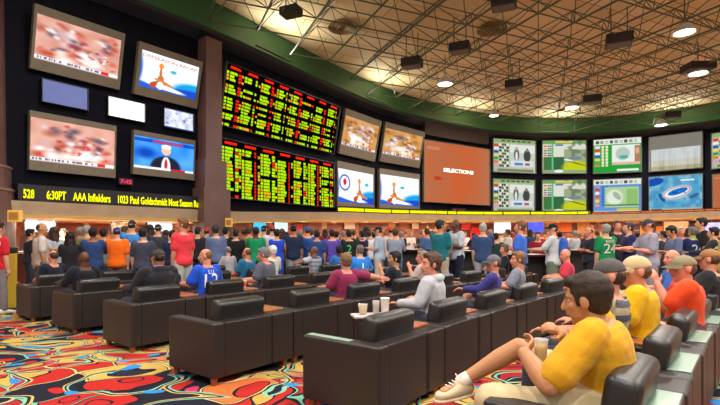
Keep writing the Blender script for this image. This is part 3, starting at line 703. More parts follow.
NM = ['row nearest the camera at the right', 'row whose end stands at the bottom centre', 'second row from the bottom centre', 'third row from the bottom centre', 'fourth row from the bottom centre', 'back row at the left by the yellow bin']
ORD = ['end', 'second', 'third', 'fourth', 'fifth', 'sixth', 'seventh', 'eighth', 'far end']
SEAT = {}; CHAIRS = {}
for r in range(6):
    p = Vector(O[r]); a = A0[r]
    for j in range(NS[r]):
        ch = proto if first else copy_tree(proto); first = False
        an = math.radians(a); ch.location = (p.x, p.y, 0); ch.rotation_euler = (0, 0, an)
        setp(ch, label=f'dark brown leather armchair, {ORD[j] if j < NS[r]-1 else "last"} in the {NM[r]}', cat='armchair', group='dark leather armchairs in rows')
        e = Vector((math.cos(an), math.sin(an))); f = Vector((-e.y, e.x))
        SEAT[(r, j)] = (p.copy(), e, f, an)
        CHAIRS[(r, j)] = ch
        p = p + e * 1.05; a -= DA[r]
for (r, j), ch in CHAIRS.items():
    if r == 0:
        bm = bmesh.new(); box(bm, .16, .72, .02, .165, .596, .604, .003); o = bm_obj('shelf_mint_patch', bm, mint_m, ch); o['label'] = 'pale mint patch on the back shelf'
    if (r, j) == (1, 0):
        bm = bmesh.new(); box(bm, .02, .085, .3, .75, .60, .608, .003); o = bm_obj('arm_mint_strip', bm, mint_m, ch); o['label'] = 'pale mint strip on the arm top'
def seat_pos(r, j, along=.44, fwd=.48):
    p, e, f, an = SEAT[(r, j)]; q = p + e * along + f * fwd; return q, an
def tray_pos(r, j, along=.89, fwd=.35): q, an = seat_pos(r, j, along, fwd); return (q.x, q.y, .623)

# ------------------------------------------------------------------ cups, bottle, bin, tables
def cup(loc, h, r0, r1, m, lb, liquid=None, name='plastic_cup', cat='cup', parts=None):
    t = empty(name, loc, 0, label=lb, cat=cat); bm = bmesh.new()
    pr = [(r0 * .9, 0), (r0, .004), (r1, h - .004), (r1 + .003, h), (r1 - .002, h), (r0 - .002, .008)]
    rows = [[bm.verts.new((r * math.cos(i * math.tau / 20), r * math.sin(i * math.tau / 20), z)) for i in range(20)] for r, z in pr]
    for a, b in zip(rows, rows[1:]):
        for i in range(20): bm.faces.new((a[i], a[(i + 1) % 20], b[(i + 1) % 20], b[i]))
    bm.faces.new(rows[0][::-1]); bm.faces.new(rows[-1]); bm_obj('cup_body', bm, m, t, smooth=True)
    if liquid: bm = bmesh.new(); cyl(bm, (0, 0, .01), (0, 0, h * .7), r0 - .004, r0 + (r1 - r0) * .7 - .004, 20); bm_obj('drink', bm, liquid, t, smooth=False)
    return t
clear = mat('clear_plastic', '#f0ece4', .15, alpha=.35); white_p = mat('white_paper', '#f0ece6', .6); beer = mat('drink_amber', '#f2c410', .3)
mocha = mat('drink_brown', '#7a5a48', .3)
tt = at(373, 314, 4.55); t = empty('drinks_table', (tt.x, tt.y, 0), label='small pale drinks table behind the bottom centre armchair', cat='table')
bm = bmesh.new(); box(bm, -.21, .21, -.1, .1, tt.z - .025, tt.z, .008, M=Matrix.Rotation(.25, 4, 'Z')); bm_obj('table_top', bm, mat('table_pale', '#cfc3c0', .4), t)
bm = bmesh.new(); cyl(bm, (0, 0, .02), (0, 0, tt.z - .02), .025, n=12); bm_obj('pole', bm, metal, t)
bm = bmesh.new(); cyl(bm, (0, 0, 0), (0, 0, .025), .16, n=24); bm_obj('table_base', bm, metal, t)
cup((tt.x - .1, tt.y - .02, tt.z + .001), .10, .036, .048, clear, 'short clear cup with pale drink, leftmost of three cups', beer)
cup((tt.x + .03, tt.y + .01, tt.z + .001), .13, .03, .036, clear, 'narrow smoky cup between the other two cups', mocha)
cup((tt.x + .12, tt.y + .03, tt.z + .001), .155, .036, .046, white_p, 'tall white paper cup, rightmost of three cups')
c_ = tray_pos(3, 1, .85, .3); t = cup(c_, .12, .036, .05, mat('cup_cream', '#e8d4a8', .5), 'cream and red popcorn cup on a wooden tray', name='paper_cup')
bm = bmesh.new(); cyl(bm, (0, 0, .035), (0, 0, .085), .0415, .0475, 20, False); bm_obj('red_band', bm, mat('cup_red', '#e04828', .5), t)
c_ = tray_pos(3, 2, .82, .32); t = empty('drink_can', c_, label='blue and white drink can on a wooden tray', cat='can')
bm = bmesh.new(); cyl(bm, (0, 0, .004), (0, 0, .14), .034, n=20); bm_obj('can_body', bm, mat('can_blue', '#5a90c8', .3, metal=.3), t)
bm = bmesh.new(); cyl(bm, (0, 0, .138), (0, 0, .148), .03, n=20); bm_obj('lid', bm, metal, t)
bm = bmesh.new(); cyl(bm, (0, 0, .05), (0, 0, .10), .035, n=20, caps=False); bm_obj('band', bm, white_p, t)
c_ = tray_pos(2, 4, .8, .3); t = empty('water_bottle', c_, label='clear water bottle with pale cap behind the grey-capped person', cat='bottle')
bm = bmesh.new(); cyl(bm, (0, 0, 0), (0, 0, .16), .034, n=18); cyl(bm, (0, 0, .16), (0, 0, .21), .034, .013, 18); bm_obj('bottle_body', bm, mat('bottle_plastic', '#d8dce8', .1, trans=.6), t, smooth=False)
bm = bmesh.new(); cyl(bm, (0, 0, .21), (0, 0, .235), .015, n=14); bm_obj('cap', bm, mat('cap_pink', '#e0a0b0', .4), t)
bm = bmesh.new(); cyl(bm, (0, 0, .07), (0, 0, .12), .0348, n=18, caps=False); bm_obj('wrap_label', bm, mat('wrap_rose', '#d87890', .5), t)

p = at(12, 297, 10.9); p.z = 0; p = Vector(((11 - CX) * 9.2 / F, 9.2, 0))
t = empty('litter_bin', (p.x, p.y, 0), .6, label='tall yellow litter bin with black opening at the left edge', cat='bin')
bm = bmesh.new(); box(bm, -.1, .1, -.1, .1, 0.02, 1.12, .02); bm_obj('body', bm, mat('bin_yellow', '#c8a828', .45), t)
bm = bmesh.new(); box(bm, -.115, .115, -.115, .115, 1.12, 1.24, .02); bm_obj('hood', bm, bezel_dark, t)
bm = bmesh.new(); box(bm, -.15, .15, -.15, .15, 0, .03); bm_obj('plinth', bm, bezel_dark, t)

def high_table(x, Z, w, lb, top='#241c1c', h=1.08):
    t = empty('writing_table', ((x - CX) * Z / F, Z, 0), .35, label=lb, cat='table')
    bm = bmesh.new(); box(bm, -w / 2, w / 2, -.3, .3, h - .05, h, .01); bm_obj('table_top', bm, mat('tabletop' + top, top, .3), t)
    for sx in (-1, 1): bm = bmesh.new(); box(bm, sx * (w / 2 - .1) - .04, sx * (w / 2 - .1) + .04, -.25, .25, 0, h - .05, .01); bm_obj('leg', bm, charcoal, t)
    bm = bmesh.new(); box(bm, -w / 2 + .15, w / 2 - .15, -.02, .02, .3, h - .05); bm_obj('modesty_panel', bm, charcoal, t)
    return t
def papers(t, dx, dy, h, lb, name='paper_sheet', rz=.3):
    c, s = math.cos(t.rotation_euler.z), math.sin(t.rotation_euler.z)
    o = empty(name, (t.location.x + dx * c - dy * s, t.location.y + dx * s + dy * c, h + .001), rz, label=lb, cat='paper')
    bm = bmesh.new(); box(bm, -.15, .15, -.2, .2, 0, .004); bm_obj('sheet', bm, white_p, o)
ta = high_table(404, 14.2, 1.5, 'black writing table behind the man in the long grey shirt'); papers(ta, -.2, -.05, 1.08, 'white betting sheets on the black writing table'); papers(ta, .35, .02, 1.08, 'white sheet at the right end of the black writing table', rz=.8)
tb = high_table(529, 11.5, 1.1, 'dark red table beside the man in the royal blue tee', '#4a1820', 1.02); papers(tb, .1, 0, 1.02, 'white sheet on the dark red table')
tc_ = high_table(468, 12.6, .9, 'black writing table right of the man in the white tee'); papers(tc_, -.1, -.05, 1.08, 'white sheet on the black table beside the white tee man', rz=-.3)
td = high_table(577, 13.5, 1.3, 'black writing table behind the blue backpack'); papers(td, 0, -.05, 1.08, 'white sheet on the black table behind the backpack')
# ================================================================== people
class Geo:
    def __init__(s): s.v, s.f = [], []
    def loft(s, secs, n=14):
        """secs: (centre, u half-axis vector, v half-axis vector)"""
        k = len(s.v)
        for c, u, v in secs:
            for i in range(n):
                a = i * math.tau / n; s.v.append(tuple(c + u * math.cos(a) + v * math.sin(a)))
        for j in range(len(secs) - 1):
            for i in range(n):
                a = k + j * n; s.f.append((a + i, a + (i + 1) % n, a + n + (i + 1) % n, a + n + i))
        s.f.append(tuple(k + i for i in reversed(range(n)))); a = k + (len(secs) - 1) * n; s.f.append(tuple(a + i for i in range(n)))
    def cap(s, p, q, r0, r1, n=12, flat=1.0, wide=None, e0=True, e1=True):
        """rounded tapered limb from p to q; flat squeezes it across wide"""
        p, q = Vector(p), Vector(q); d = q - p; L_ = d.length; d.normalize()
        w = Vector(wide) if wide is not None else d.orthogonal(); w = (w - d * w.dot(d)).normalized(); t = d.cross(w)
        secs = []
        if e0:
            for a in (-80, -50, -22): a = math.radians(a); secs.append((p + d * math.sin(a) * r0 * flat, w * r0 * math.cos(a), t * r0 * math.cos(a) * flat))
        for k in (0, .25, .5, .75, 1): r = r0 + (r1 - r0) * k; secs.append((p + d * L_ * k, w * r, t * r * flat))
        if e1:
            for a in (22, 50, 80): a = math.radians(a); secs.append((q + d * math.sin(a) * r1 * flat, w * r1 * math.cos(a), t * r1 * math.cos(a) * flat))
        s.loft(secs, n)
    def limb(s, p, q, rs, n=14):
        """limb with a radius profile"""
        p, q = Vector(p), Vector(q); d = (q - p); L_ = d.length; d.normalize(); w = d.orthogonal().normalized(); t = d.cross(w); secs = []
        for a in (-75, -40): a = math.radians(a); secs.append((p + d * math.sin(a) * rs[0], w * rs[0] * math.cos(a), t * rs[0] * math.cos(a)))
        for i, r in enumerate(rs): secs.append((p + d * L_ * i / (len(rs) - 1), w * r, t * r))
        for a in (40, 75): a = math.radians(a); secs.append((q + d * math.sin(a) * rs[-1], w * rs[-1] * math.cos(a), t * rs[-1] * math.cos(a)))
        s.loft(secs, n)
    def ell(s, c, r, M=None, n=14):
        M = M or Matrix.Identity(3); c = Vector(c); k = 7; secs = []
        for j in range(k):
            a = math.radians(-84 + 168 * j / (k - 1)); z = math.sin(a); q = math.cos(a)
            secs.append((c + M @ Vector((0, 0, r[2] * z)), M @ Vector((r[0] * q, 0, 0)), M @ Vector((0, r[1] * q, 0))))
        s.loft(secs, n)
    def bake(s, name, voxel, smooth=2, disp=0.0, dsize=.12, keep_raw=False):
        me = bpy.data.meshes.new(name); me.from_pydata(s.v, [], s.f)
        bm = bmesh.new(); bm.from_mesh(me); bmesh.ops.recalc_face_normals(bm, faces=bm.faces)
        # make every loose shell point outward
        bm.to_mesh(me); bm.free()
        o = bpy.data.objects.new('tmp', me); C.objects.link(o)
        r = o.modifiers.new('r', 'REMESH'); r.mode = 'VOXEL'; r.voxel_size = voxel; r.adaptivity = 0
        if smooth: sm = o.modifiers.new('s', 'SMOOTH'); sm.factor = .5; sm.iterations = smooth
        if disp:
            tx = bpy.data.textures.get('cloth_%.2f' % dsize) or bpy.data.textures.new('cloth_%.2f' % dsize, 'CLOUDS'); tx.noise_scale = dsize; tx.noise_depth = 1
            dm = o.modifiers.new('d', 'DISPLACE'); dm.texture = tx; dm.strength = disp; dm.mid_level = .35; dm.texture_coords = 'LOCAL'
        out = bpy.data.meshes.new_from_object(o.evaluated_get(bpy.context.evaluated_depsgraph_get()))
        bpy.data.objects.remove(o); bpy.data.meshes.remove(me); out.name = name
        out.polygons.foreach_set('use_smooth', [True] * len(out.polygons)); out.materials.clear()
        return out

SKIN = {'l': '#d09a7c', 't': '#b9825a', 'd': '#5e3c2c', 'm': '#8e5c42', 'r': '#d08a70'}
def skin_mat(k): return mat('skin_' + k, SKIN[k], .5, var=.05, vscale=12, spec=.35)
def cloth_mat(c): return mat('cloth_' + c.strip('#'), c, .85, var=.1, vscale=9, bump=.25, bscale=60, spec=.2, sheen=.1)
def hair_mat(c): return mat('hair_' + c.strip('#'), c, .6, var=.3, vscale=45, bump=.4, bscale=70, spec=.35)

ARMS = {'hang': ((.13, .02, -1), (.03, .16, -1)), 'paper': ((.12, .12, -1), (-.28, 1, .18)), 'cross': ((.16, .22, -1), (-.95, .5, .12)),
        'chin': ((.08, .45, -.9), (-.35, .45, 1)), 'lap': ((.12, .30, -.95), (-.28, 1, -.25)), 'rest': ((.42, .28, -.85), (.05, 1, -.02)),
        'out': ((1, -.12, -.15), (1, -.05, -.18)), 'hip': ((.5, -.25, -.85), (-.6, .45, -.45)), 'pocket': ((.22, -.05, -1), (-.12, .3, -1)), 'fwd': ((.1, .6, -.75), (-.1, 1, .0)), 'up': ((.1, .6, -.6), (-.2, .35, 1))}

def hand(g, wrist, d, wide, curl, side, s=1.0, fr=.0085):
    """palm, four unequal bent fingers and a thumb leaving the side of the palm"""
    d = d.normalized(); w = (wide - d * wide.dot(d)).normalized(); nrm = d.cross(w) * side   # nrm: the way the palm faces
    pl = .088 * s; g.cap(wrist - d * .01, wrist + d * pl * .95, .026 * s, .039 * s, flat=.42, wide=w)
    for i, (off, ln) in enumerate(((-.029, .066), (-.0095, .078), (.0105, .073), (.029, .058))):
        b = wrist + d * (pl - abs(off) * .25) + w * off * s; th_ = 0
        for k, fl in enumerate((.45, .32, .26)):
            th_ += curl * (.9 + .12 * i) * (.7 if k == 0 else 1.15); dd = d * math.cos(th_) + nrm * math.sin(th_)
            e = b + dd * ln * fl * s * 1.12; g.cap(b, e, fr * s * (1.05 - .08 * k), fr * s * (.97 - .08 * k), n=8); b = e
    th = wrist + d * .025 * s - w * .026 * s
    m1 = th + (d * .6 - w * .75 + nrm * .35).normalized() * .042 * s; m2 = m1 + (d * .95 - w * .15 + nrm * .45).normalized() * .034 * s
    g.cap(th, m1, .0145 * s, .0115 * s, n=8); g.cap(m1, m2, .011 * s, .009 * s, n=8)

def person(label, x, Z, face, H=1.76, pose='stand', arms=('hang', 'hang'), shirt='#405060', sleeve='short', pants='#3a3c48', legs='long', skin='l', hair='short', hcol='#2c2018',
           hat=None, hatback=False, lean=0.0, side=0.0, head=(0, 0), group=None, big=1.0, belly=0.0, voxel=None, number=None, ncol='#f0f0f0', ntext=None, loc=None, headz=None,
           armpts=None, legpts=None, stripes=None, collar=None, shoes='#e8e0d0', hood=False, beard=None, woman=False, spread=.0, glasses=False, near=False, panel=None, shl=.93, hairdisp=None, hsc=1.0, nk=.062):
    rz = math.radians(face - 90); Rz = Matrix.Rotation(rz, 4, 'Z')
    pos = Vector(loc) if loc is not None else Vector(((x - CX) * Z / F, Z, 0)); pos.z = 0
    t = empty('person', pos, rz, label=label, cat='person', group=group)
    vox = voxel or (.011 if Z < 8 else .015 if Z < 12 else .019)
    s = H / 1.76; bw = big
    loc_ = lambda P: Rz.to_3x3().inverted() @ (Vector(P) - pos)
    sit = pose == 'sit'
    hip = Vector((0, 0, .935 * s)) if not sit else Vector((0, -.03, .54))
    up = (Vector((math.sin(side), math.sin(lean), math.cos(lean)))).normalized(); R = Vector((1, 0, 0)); R = (R - up * R.dot(up)).normalized(); Fw = up.cross(R)
    ts = s
    if sit and headz: ts = (headz - hip.z) / (.80 * up.z + .02)  # torso and head scale so that the head reaches the right height
    neck = hip + up * .515 * ts
    yaw, pit = head; Mh = (Matrix.Rotation(math.radians(yaw), 3, 'Z') @ Matrix.Rotation(math.radians(pit), 3, 'X'))
    hs = s if not sit else min(max(ts, .94), 1.08)
    hc = neck + up * nk * ts + Mh @ Vector((0, .018, .105)) * hs
    hs *= hsc
    hp = lambda x, y, z: hc + Mh @ Vector((x, y, z)) * hs
    # --- joints
    J = {}
    for sd, nm in ((-1, 0), (1, 1)):
        sh = hip + up * .462 * ts + R * .168 * sd * ts * (.93 if woman else 1) * (.5 + .5 * bw)
        if armpts and armpts[nm] is not None: el, wr = [loc_(q) for q in armpts[nm][:2]]
        else:
            a = ARMS[arms[nm]]; u, f = [Vector((v[0] * sd, v[1], v[2])).normalized() for v in a]
            u = (R * u.x + Fw * u.y * 1 + up * u.z); el = sh + u * .285 * ts; wr = el + f * .25 * ts
        J[sd] = (sh, el, wr)
    L = {}
    for sd, nm in ((-1, 0), (1, 1)):
        hj = hip + R * .092 * sd * s * bw + Vector((0, 0, -.02))
        if legpts and legpts[nm] is not None: kn, an = [loc_(q) for q in legpts[nm][:2]]
        elif sit: kn = hj + Vector((.09 * sd + spread * sd, .43 * s, .0 * s)); an = Vector((kn.x + .02 * sd, kn.y + .03 + .05 * sd * spread, .10))
        else: kn = Vector((hj.x + .01 * sd, .02, .50 * s)); an = Vector((hj.x + .035 * sd, -.01 + .04 * sd, .09 * s))
        L[sd] = (hj, kn, an)
    # --- one continuous body
    g = Geo()
    def torso(gg, inf, d0, d1, scale=1.0):
        prof = [(-.11, .10, .075, 0), (-.07, .150, .105, -.005), (0, .165, .118, -.005), (.08, .158 + .02 * belly, .115 + .05 * belly, .035 * belly), (.16, .150 + .02 * belly, .112 + .05 * belly, .04 * belly), (.26, .160, .115, .015 * belly), (.36, .178, .118, 0), (.43, .180, .105, -.005), (.485, .120, .080, -.012), (.515, .075, .065, -.012)]
        if woman: prof = [(a, b * (.92 if a > .2 else 1.0), c, d) for a, b, c, d in prof]
        secs = [(hip + up * a * ts + Fw * d * ts, R * (b * ts * bw + inf + (.22 * max(0, .05 - a) if inf > .013 else 0)), Fw * (c * ts * bw + inf + (.22 * max(0, .05 - a) if inf > .013 else 0))) for a, b, c, d in prof if d0 <= a <= d1]
        gg.loft(secs, 24)
    torso(g, 0, -.2, .6)
    g.cap(neck - up * .03, hc + Mh @ Vector((0, -.02, -.05)) * hs, .062 * s, .056 * s)
    g.ell(hp(0, -.010, .022), (.077 * hs, .098 * hs, .100 * hs), Mh, 20); g.ell(hp(0, .026, -.040), (.060 * hs, .068 * hs, .082 * hs), Mh, 18)
    g.ell(hp(0, .062, -.098), (.028 * hs, .024 * hs, .020 * hs), Mh); g.ell(hp(0, .072, .026), (.052 * hs, .020 * hs, .013 * hs), Mh)
    g.cap(hp(0, .088, .012), hp(0, .108, -.030), .010 * hs, .0165 * hs, n=10); g.ell(hp(0, .086, -.060), (.026 * hs, .014 * hs, .014 * hs), Mh)
    for sd in (-1, 1):
        g.ell(hp(.079 * sd, -.006, -.008), (.013 * hs, .022 * hs, .034 * hs), Mh, 10); g.ell(hp(.042 * sd, .058, -.022), (.022 * hs, .022 * hs, .02 * hs), Mh)
    for sd, nm in ((-1, 0), (1, 1)):
        sh, el, wr = J[sd]; q = s * (.5 + .5 * bw) * (.88 if woman else 1)
        g.cap(neck - up * .02, sh - up * .004, .052 * s, .050 * q)
        g.limb(sh, el, [.058 * q, .056 * q, .050 * q, .043 * q]); g.limb(el, wr, [.044 * q, .046 * q, .038 * q, .028 * q])
        d = (wr - el).normalized()
        if armpts and armpts[nm] is not None and len(armpts[nm]) > 2: hd = (loc_(armpts[nm][2]) - wr).normalized(); curl = armpts[nm][3] if len(armpts[nm]) > 3 else .5
        else: hd = d; curl = .35
        wide = Vector((0, -1, 0)) if abs(hd.z) > .75 else Vector((0, 0, -1)) if arms[nm] in ('cross', 'lap') else Vector((sd, 0, .2)) 
        if hd.z > .75: wide = Vector((0, 1, 0))
        hand(g, wr, hd, wide, curl, sd, s)
        hj, kn, an = L[sd]
        g.limb(hj, kn, [.088 * s * bw, .083 * s * bw, .070 * s, .056 * s]); g.limb(kn, an, [.055 * s, .058 * s, .046 * s, .036 * s])
        fd = Vector((sd * .18, 1, 0)).normalized()
        if legpts and legpts[nm] is not None and len(legpts[nm]) > 2: fd = (loc_(legpts[nm][2]) - an).normalized()
        g.cap(an - fd * .03 + Vector((0, 0, -.03)), an + fd * .13 * s + Vector((0, 0, -.045)) * (1 if fd.z > -.3 else 0), .034 * s, .03 * s)
        L[sd] = (hj, kn, an, fd)
    body = link('body', g.bake('body', vox, 2), t, skin_mat(skin))
    # --- clothing
    g = Geo(); torso(g, .018, -.13 if not sit else -.08, .50)
    if legs == 'long' or not sit: pass
    for sd in (-1, 1):
        sh, el, wr = J[sd]; q = s * (.5 + .5 * bw)
        g.cap(neck - up * .045 + R * .045 * sd, sh + up * .004, .052 * s, .060 * q)
        if sleeve == 'none': continue
        k = .80
        g.limb(sh, sh.lerp(el, 1 if sleeve == 'long' else k), [.075 * q, .074 * q, .071 * q, .072 * q] if sleeve != 'long' else [.075 * q, .070 * q, .063 * q, .058 * q])
        if sleeve == 'long': g.limb(el, el.lerp(wr, .96), [.055 * q, .055 * q, .048 * q, .04 * q])
    if hood: g.cap(neck + up * .0 - Fw * .07 - R * .06, neck - Fw * .07 + R * .06, .05, .05); g.cap(neck - Fw * .05 + R * .07, neck + Fw * .05 + R * .07, .035, .03); g.cap(neck - Fw * .05 - R * .07, neck + Fw * .05 - R * .07, .035, .03)
    sv = max(vox, .009)
    sm = g.bake('shirt', sv, 3, disp=.014, dsize=.11)
    so = link('shirt', sm, t, cloth_mat(shirt))
    bv = BVHTree.FromPolygons([v.co.copy() for v in sm.vertices], [tuple(p.vertices) for p in sm.polygons])
    def decal(name, me_, m, cen, ux, uz, dirv, off=.006):
        """lay a flat mesh (x, y plane) onto the shirt, along dirv"""
        b2 = bmesh.new(); b2.from_mesh(me_); 
        for _ in range(2): bmesh.ops.subdivide_edges(b2, edges=[e for e in b2.edges if e.calc_length() > .02], cuts=1)
        bmesh.ops.triangulate(b2, faces=b2.faces); b2.to_mesh(me_); b2.free(); ok = 0
        for v in me_.vertices:
            p0 = cen + ux * v.co.x + uz * v.co.y - dirv * .4; h = bv.ray_cast(p0, dirv, .9)
            if h[0] is not None: v.co = h[0] - dirv * off; ok += 1
            else: v.co = p0 + dirv * .3
        return link(name, me_, t, m)
    def centred(sx, size):
        me_ = text_mesh(sx, size); X = [v.co.x for v in me_.vertices]; Y = [v.co.y for v in me_.vertices]
        for v in me_.vertices: v.co.x -= (max(X) + min(X)) / 2; v.co.y -= (max(Y) + min(Y)) / 2
        return me_
    if number: decal('back_number', centred(number, .30), cloth_mat(ncol), hip + up * .27 * ts, R, up, Fw)
    if ntext: decal('back_name', centred(ntext, .085), cloth_mat(ncol), hip + up * .42 * ts, R, up, Fw)
    if stripes:
        for k in range(5):
            me_ = bpy.data.meshes.new('stripe'); gx = 16; w_ = .19 * ts; y0 = -.05 + k * .1; vs = [(-w_ + 2 * w_ * i / gx, y0 + j * .045, 0) for j in (0, 1) for i in range(gx + 1)]
            me_.from_pydata(vs, [], [(i, i + 1, gx + 2 + i, gx + 1 + i) for i in range(gx)]); decal('stripe', me_, cloth_mat(stripes), hip + up * .05, R, up, Fw)
    if panel:   # coloured shoulder yoke or chest block on the back
        me_ = bpy.data.meshes.new('panel'); c_, y0, y1, w_ = panel; gx = 10; vs = [(-w_ + 2 * w_ * i / gx, y0 + j * (y1 - y0) / 4, 0) for j in range(5) for i in range(gx + 1)]
        me_.from_pydata(vs, [], [(j * (gx + 1) + i, j * (gx + 1) + i + 1, (j + 1) * (gx + 1) + i + 1, (j + 1) * (gx + 1) + i) for j in range(4) for i in range(gx)]); decal('shirt_panel', me_, cloth_mat(c_), hip, R, up, Fw)
    if collar: 
        g = Geo(); g.cap(neck - up * .025, neck + up * .02, .074 * s, .068 * s); link('collar', g.bake('collar', .012, 1), t, cloth_mat(collar))
    g = Geo(); torso(g, .012, -.2, .05)
    for sd in (-1, 1):
        hj, kn, an, fd = L[sd]
        if legs == 'long': g.limb(hj, kn, [.100 * s * bw, .094 * s * bw, .083 * s, .072 * s]); g.limb(kn, kn.lerp(an, .97), [.072 * s, .070 * s, .064 * s, .060 * s])
        else: g.limb(hj, hj.lerp(kn, shl if sd > 0 else .95), [.102 * s * bw, .102 * s * bw, .098 * s, .094 * s])
    link('shorts' if legs == 'short' else 'trousers', g.bake('trousers', max(vox, .012), 3, disp=.014, dsize=.14), t, cloth_mat(pants))
    if Z < 7 or not sit and Z < 12:
        for sd in (-1, 1):
            hj, kn, an, fd = L[sd]; g = Geo(); w_ = Vector((fd.y, -fd.x, 0)).normalized(); u_ = w_.cross(fd); b = an - u_ * .04
            g.loft([(b - fd * .075 + u_ * .0, w_ * .020, u_ * .030), (b - fd * .06, w_ * .036, u_ * .048), (b, w_ * .042, u_ * .058), (b + fd * .06 - u_ * .012, w_ * .046, u_ * .044), (b + fd * .13 - u_ * .02, w_ * .048, u_ * .032), (b + fd * .175 - u_ * .022, w_ * .036, u_ * .026), (b + fd * .195 - u_ * .024, w_ * .014, u_ * .014)], 16)
            sh_ = link('shoe', g.bake('shoe', .010, 1), t, mat('shoe' + shoes, shoes, .6))
            if near:
                g2 = Geo(); c2 = b - u_ * .048; g2.loft([(c2 - fd * .08, w_ * .03, u_ * .012), (c2 - fd * .03, w_ * .044, u_ * .014), (c2 + fd * .08, w_ * .052, u_ * .014), (c2 + fd * .17, w_ * .046, u_ * .014), (c2 + fd * .205, w_ * .02, u_ * .01)], 16)
                link('sole', g2.bake('sole', .007, 1), sh_, mat('shoe_sole', '#c9b89a', .7))
                g3 = Geo()
                for k in range(4): q_ = b + fd * (.03 + .025 * k) + u_ * (.055 - .009 * k); g3.cap(q_ - w_ * .022, q_ + w_ * .022, .004, .004, n=6)
                q_ = b + fd * .025 + u_ * .06; g3.cap(q_, q_ + w_ * .03 + u_ * .02, .003, .003, n=6); g3.cap(q_, q_ - w_ * .03 + u_ * .022, .003, .003, n=6)
                me_ = bpy.data.meshes.new('laces'); me_.from_pydata(g3.v, [], g3.f); link('laces', me_, sh_, mat('lace_white', '#eae4d8', .8))
                g4 = Geo(); g4.cap(an - u_ * .0, an + (kn - an).normalized() * .05, .043, .041); link('sock', g4.bake('sock', .009, 1), t, cloth_mat('#e4dccb'))
    # --- hair and hats
    hm = hair_mat(hcol)
    hv = .009 if Z < 8 else .014
    if hair in ('short', 'long', 'full') and not (hat and False):
        g = Geo(); up_ = .004 if hair == 'short' else .009
        if hat: g.ell(hp(0, -.028, .0), (.0785 * hs, .084 * hs, .066 * hs), Mh, 18)
        else:
            g.ell(hp(0, -.029, .040), ((.081 + up_) * hs, (.094 + up_) * hs, (.092 + up_) * hs), Mh, 20); g.ell(hp(0, -.045, -.01), (.078 * hs, .068 * hs, .075 * hs), Mh, 18)
            g.ell(hp(0, .040, .092), (.062 * hs, .044 * hs, .034 * hs), Mh)
            for sd in (-1, 1): g.ell(hp(.071 * sd, .022, .01), (.014 * hs, .014 * hs, .04 * hs), Mh)
        if hair == 'long':
            g.cap(hp(0, -.05, 0), hp(0, -.085, -.24), .088 * hs, .075 * hs, flat=.75, wide=Mh @ Vector((1, 0, 0)))
            for sd in (-1, 1): g.cap(hp(.07 * sd, -.01, .02), hp(.085 * sd, -.02, -.2), .04 * hs, .035 * hs)
        link('hair', g.bake('hair', hv, 1, disp=hairdisp or (.010 if Z < 8 else .016), dsize=.03), t, hm)
    if hair == 'thin':
        g = Geo(); g.ell(hp(0, -.032, .022), (.080 * hs, .082 * hs, .082 * hs), Mh, 18); link('hair', g.bake('hair', hv, 1, disp=.008, dsize=.03), t, hm)
    if beard: g = Geo(); g.ell(hp(0, .030, -.065), (.064 * hs, .070 * hs, .058 * hs), Mh, 16); g.ell(hp(0, .094, -.046), (.03 * hs, .01 * hs, .008 * hs), Mh); link('beard', g.bake('beard', hv, 1), t, hair_mat(beard))
    if hat:
        hmx = cloth_mat(hat); b2 = bmesh.new(); M4 = Matrix.Translation(hc) @ Mh.to_4x4()
        bmesh.ops.create_uvsphere(b2, u_segments=28, v_segments=18, radius=1, matrix=M4 @ Matrix.Diagonal((hs, hs, hs, 1)) @ Matrix.Translation((0, -.010, .034)) @ Matrix.Diagonal((.0815, .102, .086, 1)))
        cut = hc + Mh @ Vector((0, 0, .030)) * hs
        bmesh.ops.bisect_plane(b2, geom=b2.verts[:] + b2.edges[:] + b2.faces[:], plane_co=cut, plane_no=Mh @ Vector((0, .1, 1)), clear_inner=True)
        ed = [e for e in b2.edges if e.is_boundary]; r_ = bmesh.ops.extrude_edge_only(b2, edges=ed); vs = [v for v in r_['geom'] if isinstance(v, bmesh.types.BMVert)]
        for v in vs: v.co = hc + (v.co - hc) * .94
        co = bm_obj('cap', b2, hmx, t, smooth=True)
        fs = -1 if hatback else 1; b2 = bmesh.new(); rows = []
        for j in range(5):
            row = []
            for i in range(13):
                a = math.radians(-62 + 124 * i / 12); rr = .088 + .102 * j / 4 * math.cos(a * .9) ; yy = (rr * math.cos(a)) * fs - .005; xx = rr * math.sin(a) * .86
                row.append(b2.verts.new(hp(xx, yy, .042 - .034 * (j / 4) - .9 * xx * xx)))
            rows.append(row)
        for a_, b_ in zip(rows, rows[1:]):
            for i in range(12): b2.faces.new((a_[i], a_[i + 1], b_[i + 1], b_[i]))
        bmesh.ops.solidify(b2, geom=b2.faces[:], thickness=.006); bm_obj('brim', b2, hmx, co, smooth=True)
        if Z < 8: b2 = bmesh.new(); sph(b2, hp(0, -.012, .121), .009, 10); bm_obj('button', b2, hmx, co, smooth=True)
    if Z < 9:
        ew = mat('eye_white', '#b0a294', .3); ed_ = mat('eye_dark', '#1c120c', .2)
        for sd in (-1, 1):
            b2 = bmesh.new(); sph(b2, hp(.031 * sd, .0665, .004), .0130 * hs, 12); e = bm_obj('eye', b2, ew, t, smooth=True)
            b2 = bmesh.new(); sph(b2, hp(.031 * sd, .0752, .004), .0058 * hs, 10); bm_obj('iris', b2, ed_, e, smooth=True)
            g = Geo(); g.cap(hp(.016 * sd, .0895, .030), hp(.046 * sd, .078, .030), .0045 * hs, .003 * hs, n=8); me_ = bpy.data.meshes.new('eyebrow'); me_.from_pydata(g.v, [], g.f); link('eyebrow', me_, t, hm)
